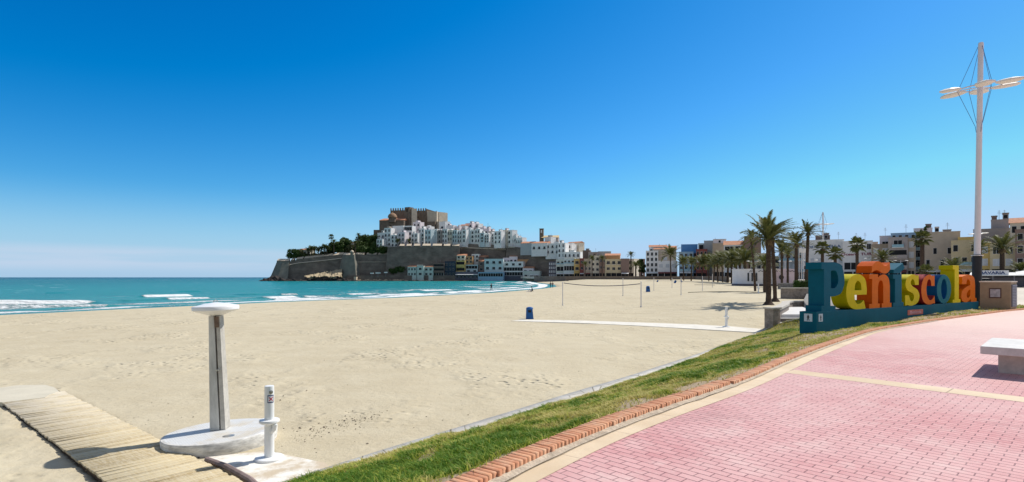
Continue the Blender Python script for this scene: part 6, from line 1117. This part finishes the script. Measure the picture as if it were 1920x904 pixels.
# --- buildings along the promenade
GP = 'buildings along the beach promenade'
M('letters_shadow', (.05, .05, .06), .8)
rt = [
 (1211, 1234, 471, 521, 322, 'w', 5, 3, 'w', 'flat', aerials(.0), 'white corner flats with small square windows at the left end of the promenade', 12), (1226, 1268, 467, 500, 330, 'e', 1, 1, 's', 'tile', both(aerials(-.5, .1)), 'tan flats with a big reddish tiled roof behind the white corner flats', 14), (1233, 1270, 490, 521, 316, 'w', 2, 3, 'sf', 'flat', None, 'low white house with dark shopfront before the tan flats', 8), (1217, 1250, 463, 476, 334, 'w', 1, 4, 'w', 'tile', None, 'white penthouse floor under a pink tiled roof above the corner flats', 6),
 (1273, 1300, 473, 521, 302, 'L', 4, 3, 'gwg', 'flat', None, 'light blue house with glass balconies, left one of the blue pair', 8), (1277, 1308, 459, 521, 312, 'B', 5, 3, '-wgwg', 'flat', None, 'tall deep blue flats towering behind the light blue house', 12),
 (1305, 1326, 468, 521, 296, 'r', 4, 3, 'wsww', 'flat', None, 'dark red house with pale window frames', 8), (1309, 1337, 457, 480, 304, 'b', 2, 1, 'f', 'flat', None, 'pale set back glazed floors above the dark red house', 8), (1336, 1362, 457, 521, 290, 't', 4, 1, '-', 'flat', both(penthouse((-.9, .95, 2.4, 'k')), aerials(-.6)), 'tan blank party wall building with a pink roof house', 12), (1320, 1338, 452, 459, 300, 'g', 0, 0, 'w', 'flat', None, 'small grey roof house left of the pink roof house', 5),
 (1357, 1400, 459, 521, 268, 'w', 4, 5, 'fgww', 'tile', None, 'white flats under a long pink tiled roof behind the palm row', 10), (1395, 1427, 446, 500, 262, 'n', 0, 0, 'w', 'flat', penthouse((-.95, -.1, .9, 'd')), 'brown brick gable rising left of the twin palms', 10), (1406, 1440, 476, 525, 245, 'c', 3, 3, 'gw', 'flat', None, 'cream and green low flats directly behind the white pavilion', 8), (1436, 1464, 482, 525, 236, 'Y', 3, 2, 'w', 'flat', None, 'yellowish low building behind the twin palms', 8),
 (1460, 1508, 457, 525, 226, 'g', 4, 4, 'sgsg', 'flat', None, 'grey flats with roller shutters behind the flagpoles', 9),
 (1503, 1582, 451, 525, 214, 'w', 4, 6, '-sgs', 'flat', both(penthouse((-.35, .35, 2.0, 'n'), (.02, .3, 2.8, 'n')), signtext('DEPORTES', 1.35, -2.9, -.58, MATS['letter_blue'], .95), signtext('MILLA', 1.5, -2.8, .5, MATS['letter_blue'], 1.2), aerials(.75)), 'white flats with big blue roof lettering behind the letter P', 9),
 (1580, 1636, 453, 525, 204, 'w', 4, 4, 'w-fs', 'flat', both(signtext('Oceano TUR', 1.3, -5.0, -.1, MATS['letter_red'], 1.35), aerials(-.1, .5)), 'white flats with dark red lettering above the ground floor windows', 9), (1618, 1646, 455, 480, 212, 'e', 0, 0, 'w', 'flat', None, 'beige roof storey peeping between the lettered flats and the tan house', 6),
 (1634, 1668, 459, 525, 196, 't', 3, 2, 's', 'flat', None, 'tan house with roller shutters left of the dark balcony flats', 9), (1649, 1692, 443, 470, 200, 'p', 1, 2, 'w', 'flat', aerials(-.5), 'pinkish brown top floor over the tan house', 8), (1665, 1702, 446, 525, 188, 'm', 4, 1, 'glll', 'flat', None, 'flats with wide black balcony openings', 9), (1670, 1718, 438, 450, 194, 'L', 1, 4, 'w', 'flat', aerials(.2), 'pale blue penthouse floor with dark windows', 7),
 (1700, 1717, 448, 525, 187, 'e', 4, 1, 's', 'flat', None, 'narrow beige stair bay with pale blinds', 8), (1715, 1735, 452, 525, 190, 'D', 4, 1, 'g', 'flat', None, 'dark glazed stair bay next to the narrow beige one', 8), (1713, 1748, 429, 450, 196, 'p', 1, 2, 'w', 'flat', both(penthouse((.3, .9, 1.6, 'n'))), 'pinkish roof house with a dark green bush on the skyline', 7),
 (1733, 1800, 436, 525, 180, 'e', 4, 5, '-wws', 'flat', both(penthouse((-.4, -.2, 1.9, 'p'), (.05, .5, .9, 's')), aerials(.3)), 'wide beige building with few small windows behind the letters s, c and o', 9), (1783, 1834, 452, 525, 168, 'Y', 3, 3, 'ygs'.replace('y', 'w'), 'flat', None, 'dull yellow flats left of the tallest lamp mast', 9), (1796, 1828, 446, 462, 172, 'y', 0, 0, 'w', 'flat', None, 'ochre roof box left of the tallest lamp mast', 6),
 (1824, 1904, 430, 500, 172, 'm', 0, 0, '-', 'flat', None, 'large blank grey white party wall rising over the yellow flats', 8), (1858, 1892, 413, 432, 173, 'm', 0, 0, '-', 'flat', both(penthouse((-.95, -.35, 1.5, 'n'), (.3, .95, 2.2, 'n')), aerials(-.1, .5)), 'stepped top of the blank grey white wall with dark roof houses', 8),
 (1832, 1858, 456, 525, 160, 'y', 3, 1, 's', 'flat', None, 'ochre striped flats right of the tallest lamp mast', 8), (1856, 1904, 457, 525, 156, 'Y', 3, 2, 'wsl', 'flat', None, 'yellow building with large grey shutters behind the right hand palm', 8), (1893, 1960, 417, 440, 160, 'c', 1, 4, 'w', 'tile', None, 'cream top floor with brown roof at the right edge', 8), (1903, 1962, 431, 525, 150, 'n', 4, 3, 'w', 'flat', None, 'dark brown flats at the right edge', 8)]
SK = {'wide beige': ((1, 0), (1, 2), (2, 1), (3, 3), (1, 4)), 'dull yellow flats': ((0, 1), (2, 0)), 'white flats with big': ((2, 1), (3, 4), (1, 3)), 'grey flats': ((0, 2), (3, 1)), 'tan flats': (), 'white flats with dark red': ((0, 0), (3, 2))}
for r in rt: building('promenade_building', r[11], r[0], r[1], r[2], r[3], r[4], r[5], r[6], r[7], r[8], dep=r[12], roof=r[9], group=GP, extra=r[10], zf=0.5, skip=next((v for k_, v in SK.items() if r[11].startswith(k_)), ()), up=(3.0 if 'roof lettering' in r[11] else 0), cat='building')

# --- trees on the headland and in town
def tree(px, D, yt, yb, wpx, label, mat, seed, group=None, zb=None):
    x = PX(px, D); z0 = PZ(yb, D)-1 if zb is None else zb; h = PZ(yt, D)-z0; rx = wpx/2/F*D; t = empty('tree', (x, D, z0), 0, label, 'tree', group); r = random.Random(seed)
    cl = [(r.uniform(-.75, .75)*rx, r.uniform(-.6, .6)*rx, h*r.uniform(.25, .86), r.uniform(.34, .58)*rx) for _ in range(11)]+[(0, 0, h*.86-rx*.1, rx*.4)]
    def fn(rr, n):
        k = rr.randint(0, len(cl), n); C = np.array(cl)[k]; d = rr.normal(size=(n, 3)); d /= np.linalg.norm(d, axis=1)[:, None]; return C[:, :3]+d*(C[:, 3:4]*(.55+.5*rr.rand(n, 1)))*np.array([1, 1, .8])
    V, Fc = leafmass(4200, fn, max(.36, rx*.10), seed); npmesh('crown', V, Fc, mat, smooth_=False, parent=t); m = MB(); m.tube([(0, 0, -1), (.1*rx*.2, 0, h*.4), (0, 0, h*.7)], .04*h+.1, 7, .1)
    for c in cl[:4]: m.tube([(0, 0, h*.38), (c[0]*.8, c[1]*.8, c[2])], .12, 5, .05)
    m.build('trunk', MATS['palm_trunk'], t); return t
GT = 'trees and shrubs on the headland'
tl_ = [(551, 502, 467, 483, 16, 'leftmost dark shrub on the headland above the seaward bastion', LF), (563, 504, 470, 483, 16, 'low rounded shrub second from the left on the headland', LF2), (577, 504, 476, 484, 12, 'low shrub below the cluster of palms', LF), (592, 508, 476, 483, 12, 'olive green shrub between the palm trunks', LF2), (606, 508, 473, 481, 13, 'dark tree under the second palm cluster', LF), (621, 510, 462, 478, 16, 'dark tree under the tall fan palm', LF), (633, 512, 453, 476, 20, 'broad dark tree left of the umbrella shaped pine', LF), (649, 516, 446, 470, 18, 'umbrella shaped pine standing against the sky', LF), (660, 512, 460, 477, 20, 'olive tree mass below the pine', LF2), (675, 512, 452, 476, 22, 'dark tree left below the slender sky palm', LF), (684, 520, 442, 468, 20, 'tall dark tree right of the slender sky palm', LF), (697, 522, 440, 468, 20, 'tall dark tree touching the castle outer wall', LF), (703, 510, 454, 477, 20, 'dark tree before the leftmost white houses', LF), (716, 506, 462, 477, 18, 'low dark tree at the foot of the leftmost white houses', LF), (728, 506, 464, 478, 12, 'small shrub at the left end of the high rampart', LF2), (690, 506, 464, 478, 20, 'low tree mass over the notched curtain wall', LF), (751, 492, 499, 512, 22, 'ivy green bush left of the harbour houses', LF), (738, 490, 504, 512, 14, 'small bush at the quay left of the harbour houses', LF)]
for i, (px, D, yt, yb, wp_, lb, mt) in enumerate(tl_): tree(px, D, yt, yb, wp_*(1.5 if px < 700 else 1.1), lb, mt, 100+i, GT)
tree(1203, 330, 482, 514, 15, 'dark street tree in the gap beside the white corner flats', LF, 130, zb=2.5)
tree(1736, 196, 424, 437, 8, 'dark green bush on a roof terrace on the skyline', LF, 131)
hp_ = [(578, 462, 2.9, 'palm with its crown leftmost in the headland cluster'), (584, 459, 3.2, 'tallest palm of the left headland cluster'), (590, 460, 3.0, 'palm third from the left on the headland'), (597, 462, 3.0, 'palm at the right side of the left headland cluster'), (603, 459, 3.0, 'palm left of the spiky headland pair'), (609, 456, 3.2, 'palm of the spiky headland pair, bigger one'), (613, 459, 2.8, 'palm of the spiky headland pair, smaller one'), (626, 448, 2.2, 'small palm just right of the tall fan palm on the headland'), (666, 449, 2.4, 'small palm between the pine and the slender sky palm'), (746, 446, 2.4, 'palm growing before the white houses of the old town, left one'), (767, 447, 2.2, 'palm growing before the white houses of the old town, right one')]
for i, (px, yt, cr, lb) in enumerate(hp_): palm(px, 502, yt, .4, ('far', 30+i % 4, .1), cr*1.8, lb, 'palms on the headland', zb=PZ(480 if px < 700 else 463, 502), skirt=False)
palm(621, 508, 439, .28, ('fan', 1, .1), 3.2, 'tall fan palm against the sky on the headland', 'palms on the headland', zb=PZ(470, 508), skirt=False); palm(672, 512, 436, .25, ('far', 31, .1), 3.4, 'slender palm against the sky on the headland', 'palms on the headland', zb=PZ(470, 512), skirt=False)
for px, yt, w_, lb in ((572, 468.5, 24, 'low pale building behind the headland palms'), (662, 456, 12, 'small pale house between the headland trees')): building('headland_house', lb, px-w_/2, px+w_/2, yt, yt+10, 512, 'c', 1, 3 if w_ > 15 else 1, 'w', dep=6, yaw=-15, roof='tile', cat='house')

# --- restaurant at the right edge, street lamps, cars
rs_ = empty('terrace_restaurant', (PX(1880, 92), 92, 1.5), -math.atan(920/F), 'beach restaurant with white canopy and blue lettered sign at the right edge', 'restaurant')
m = MB(); m.b2(-3.2, 12, 0, .15, 0, 1.5); m.b2(-3.2, 12, 4, 4.2, 0, 2.4); m.build('front_wall', MATS['dark_base'], rs_)
m = MB(); m.add([(-4.2, -1.4, 1.85), (12.5, -1.4, 1.85), (12.5, 4.5, 2.35), (-4.2, 4.5, 2.35), (-4.2, -1.4, 1.73), (12.5, -1.4, 1.73), (12.5, 4.5, 2.23), (-4.2, 4.5, 2.23)], [(0, 1, 2, 3), (7, 6, 5, 4), (0, 4, 5, 1), (1, 5, 6, 2), (2, 6, 7, 3), (3, 7, 4, 0)]); m.build('canopy', MATS['awning_white'], rs_)
m = MB(); m.add([(1.6, -1.0, 1.9), (12.5, -1.0, 1.9), (12.5, 4.4, 2.42), (1.6, 4.4, 2.42), (5.5, 2, 3.1), (12.5, 2, 3.1)], [(0, 1, 5, 4), (2, 3, 4, 5), (0, 4, 3), (1, 2, 5)]); m.build('tent_roof', MATS['awning_white'], rs_)
for x_ in (-3.6, -1.2, 1.4, 4, 6.6): m = MB(); m.b2(x_-.05, x_+.05, -1.3, -1.2, -.2, 1.74); m.build('post', MATS['antenna'], rs_)
m = MB(); m.b2(-3.3, .75, -.9, -.82, 1.9, 2.62); sbd = m.build('sign_board', MATS['sticker_white'], rs_); text_mesh('BAVARIA', .62, 'sign_letters', MATS['letter_navy'], sbd, Matrix.Translation((-1.27, -.93, 2.04)) @ Matrix.Rotation(R(90), 4, 'X') @ Matrix.Diagonal((1.25, 1, 1, 1)), .01, bold=.02)
def lamp2(px, D, yt, label):
    zb = float(np.interp(D, [r[0] for r in rows], [r[2] for r in rows])); h = PZ(yt, D)-zb; t = empty('street_lamp', (PX(px, D), D, zb), -.3, label, 'street lamp', 'small two armed street lamps'); m = MB(); m.lathe([(.09, 0), (.06, h), (.0, h+.05)], 8); m.build('pole', MATS['post_grey'], t, True); m = MB(); m.tube([(-1.1, 0, h-.15), (0, 0, h-.3), (1.1, 0, h-.15)], .04, 6); m.build('arm', MATS['post_grey'], t)
    for s_ in (-1, 1): m = MB(); m.lathe([(.0, .12), (.28, .06), (.34, -.02), (.1, -.08), (0, -.08)], 10, c=(s_*1.1, 0, h-.1), cap=False); m.build('lamp_head', MATS['awning_white'], t, True)
for px, D, yt, lb in ((1412, 130, 489, 'two armed street lamp above the left part of the pavilion'), (1472, 126, 489, 'two armed street lamp right of the twin palm trunks'), (1519, 112, 487, 'two armed street lamp just left of the letter P'), (1551, 128, 489, 'two armed street lamp showing over the letter P'), (1689, 125, 488, 'two armed street lamp over the orange letter with the tilde'), (1632, 135, 484, 'two armed street lamp before the tan house')): lamp2(px, D, yt, lb)
M('car_dark', (.02, .022, .03), .25, .05, spec=.6); M('car_silver', (.40, .41, .43), .3, .05, spec=.6); M('tyre', (.02, .02, .02), .9); M('car_white', (.7, .7, .7), .3, .03, spec=.6)
def car(px, D, mat, rz, label):
    zb = float(np.interp(D, [r[0] for r in rows], [r[2] for r in rows])); t = empty('parked_car', (PX(px, D), D, zb+.02), rz, label, 'car', 'cars parked behind the sign')
    sec = [(-2.05, .45, .80, .78), (-1.95, .35, .95, .85), (-1.2, .3, 1.0, .87), (.95, .3, .95, .87), (1.9, .33, .80, .84), (2.1, .42, .68, .76)]; m = MB(); vs = []
    for (x, z0, z1, w_) in sec: vs += [(x, -w_, z0), (x, -w_, z1-.12), (x, -w_+.1, z1), (x, w_-.1, z1), (x, w_, z1-.12), (x, w_, z0)]
    m.add(vs, [(6*i+a, 6*i+(a+1) % 6, 6*i+6+(a+1) % 6, 6*i+6+a) for i in range(5) for a in range(6)]+[tuple(range(6)), tuple(range(35, 29, -1))]); b = m.build('body', MATS[mat], t, True)
    m = MB(); m.add([(-1.75, -.74, .96), (1.0, -.74, .96), (1.0, .74, .96), (-1.75, .74, .96), (-1.25, -.6, 1.42), (.25, -.6, 1.42), (.25, .6, 1.42), (-1.25, .6, 1.42)], [(0, 4, 5, 1), (1, 5, 6, 2), (2, 6, 7, 3), (3, 7, 4, 0)]); m.build('window_band', MATS['glass_dark'], t)
    m = MB(); m.add([(-1.3, -.62, 1.40), (.3, -.62, 1.40), (.3, .62, 1.40), (-1.3, .62, 1.40), (-1.1, -.5, 1.48), (.1, -.5, 1.48), (.1, .5, 1.48), (-1.1, .5, 1.48)], [(0, 4, 5, 1), (1, 5, 6, 2), (2, 6, 7, 3), (3, 7, 4, 0), (4, 7, 6, 5)]); m.build('roof', MATS[mat], t)
    for (x, y) in ((-1.3, -.84), (1.3, -.84), (-1.3, .84), (1.3, .84)): m = MB(); m.lathe([(.0, -.1), (.32, -.1), (.34, 0), (.32, .1), (0, .1)], 16, cap=False); o = m.build('wheel', MATS['tyre'], t, True); o.location = (x, y, .33); o.rotation_euler = (R(90), 0, 0)
    return t
car(1850, 88, 'car_dark', R(-30), 'dark car parked left of the terrace restaurant'); car(1592, 118, 'car_dark', R(-20), 'dark car seen between the letters P and n with tilde, left of the slim mast'); car(1645, 120, 'car_silver', R(-25), 'silver car hidden mostly behind the tilde'); car(1572, 122, 'car_white', R(-20), 'white car seen in the gap behind the letter P')
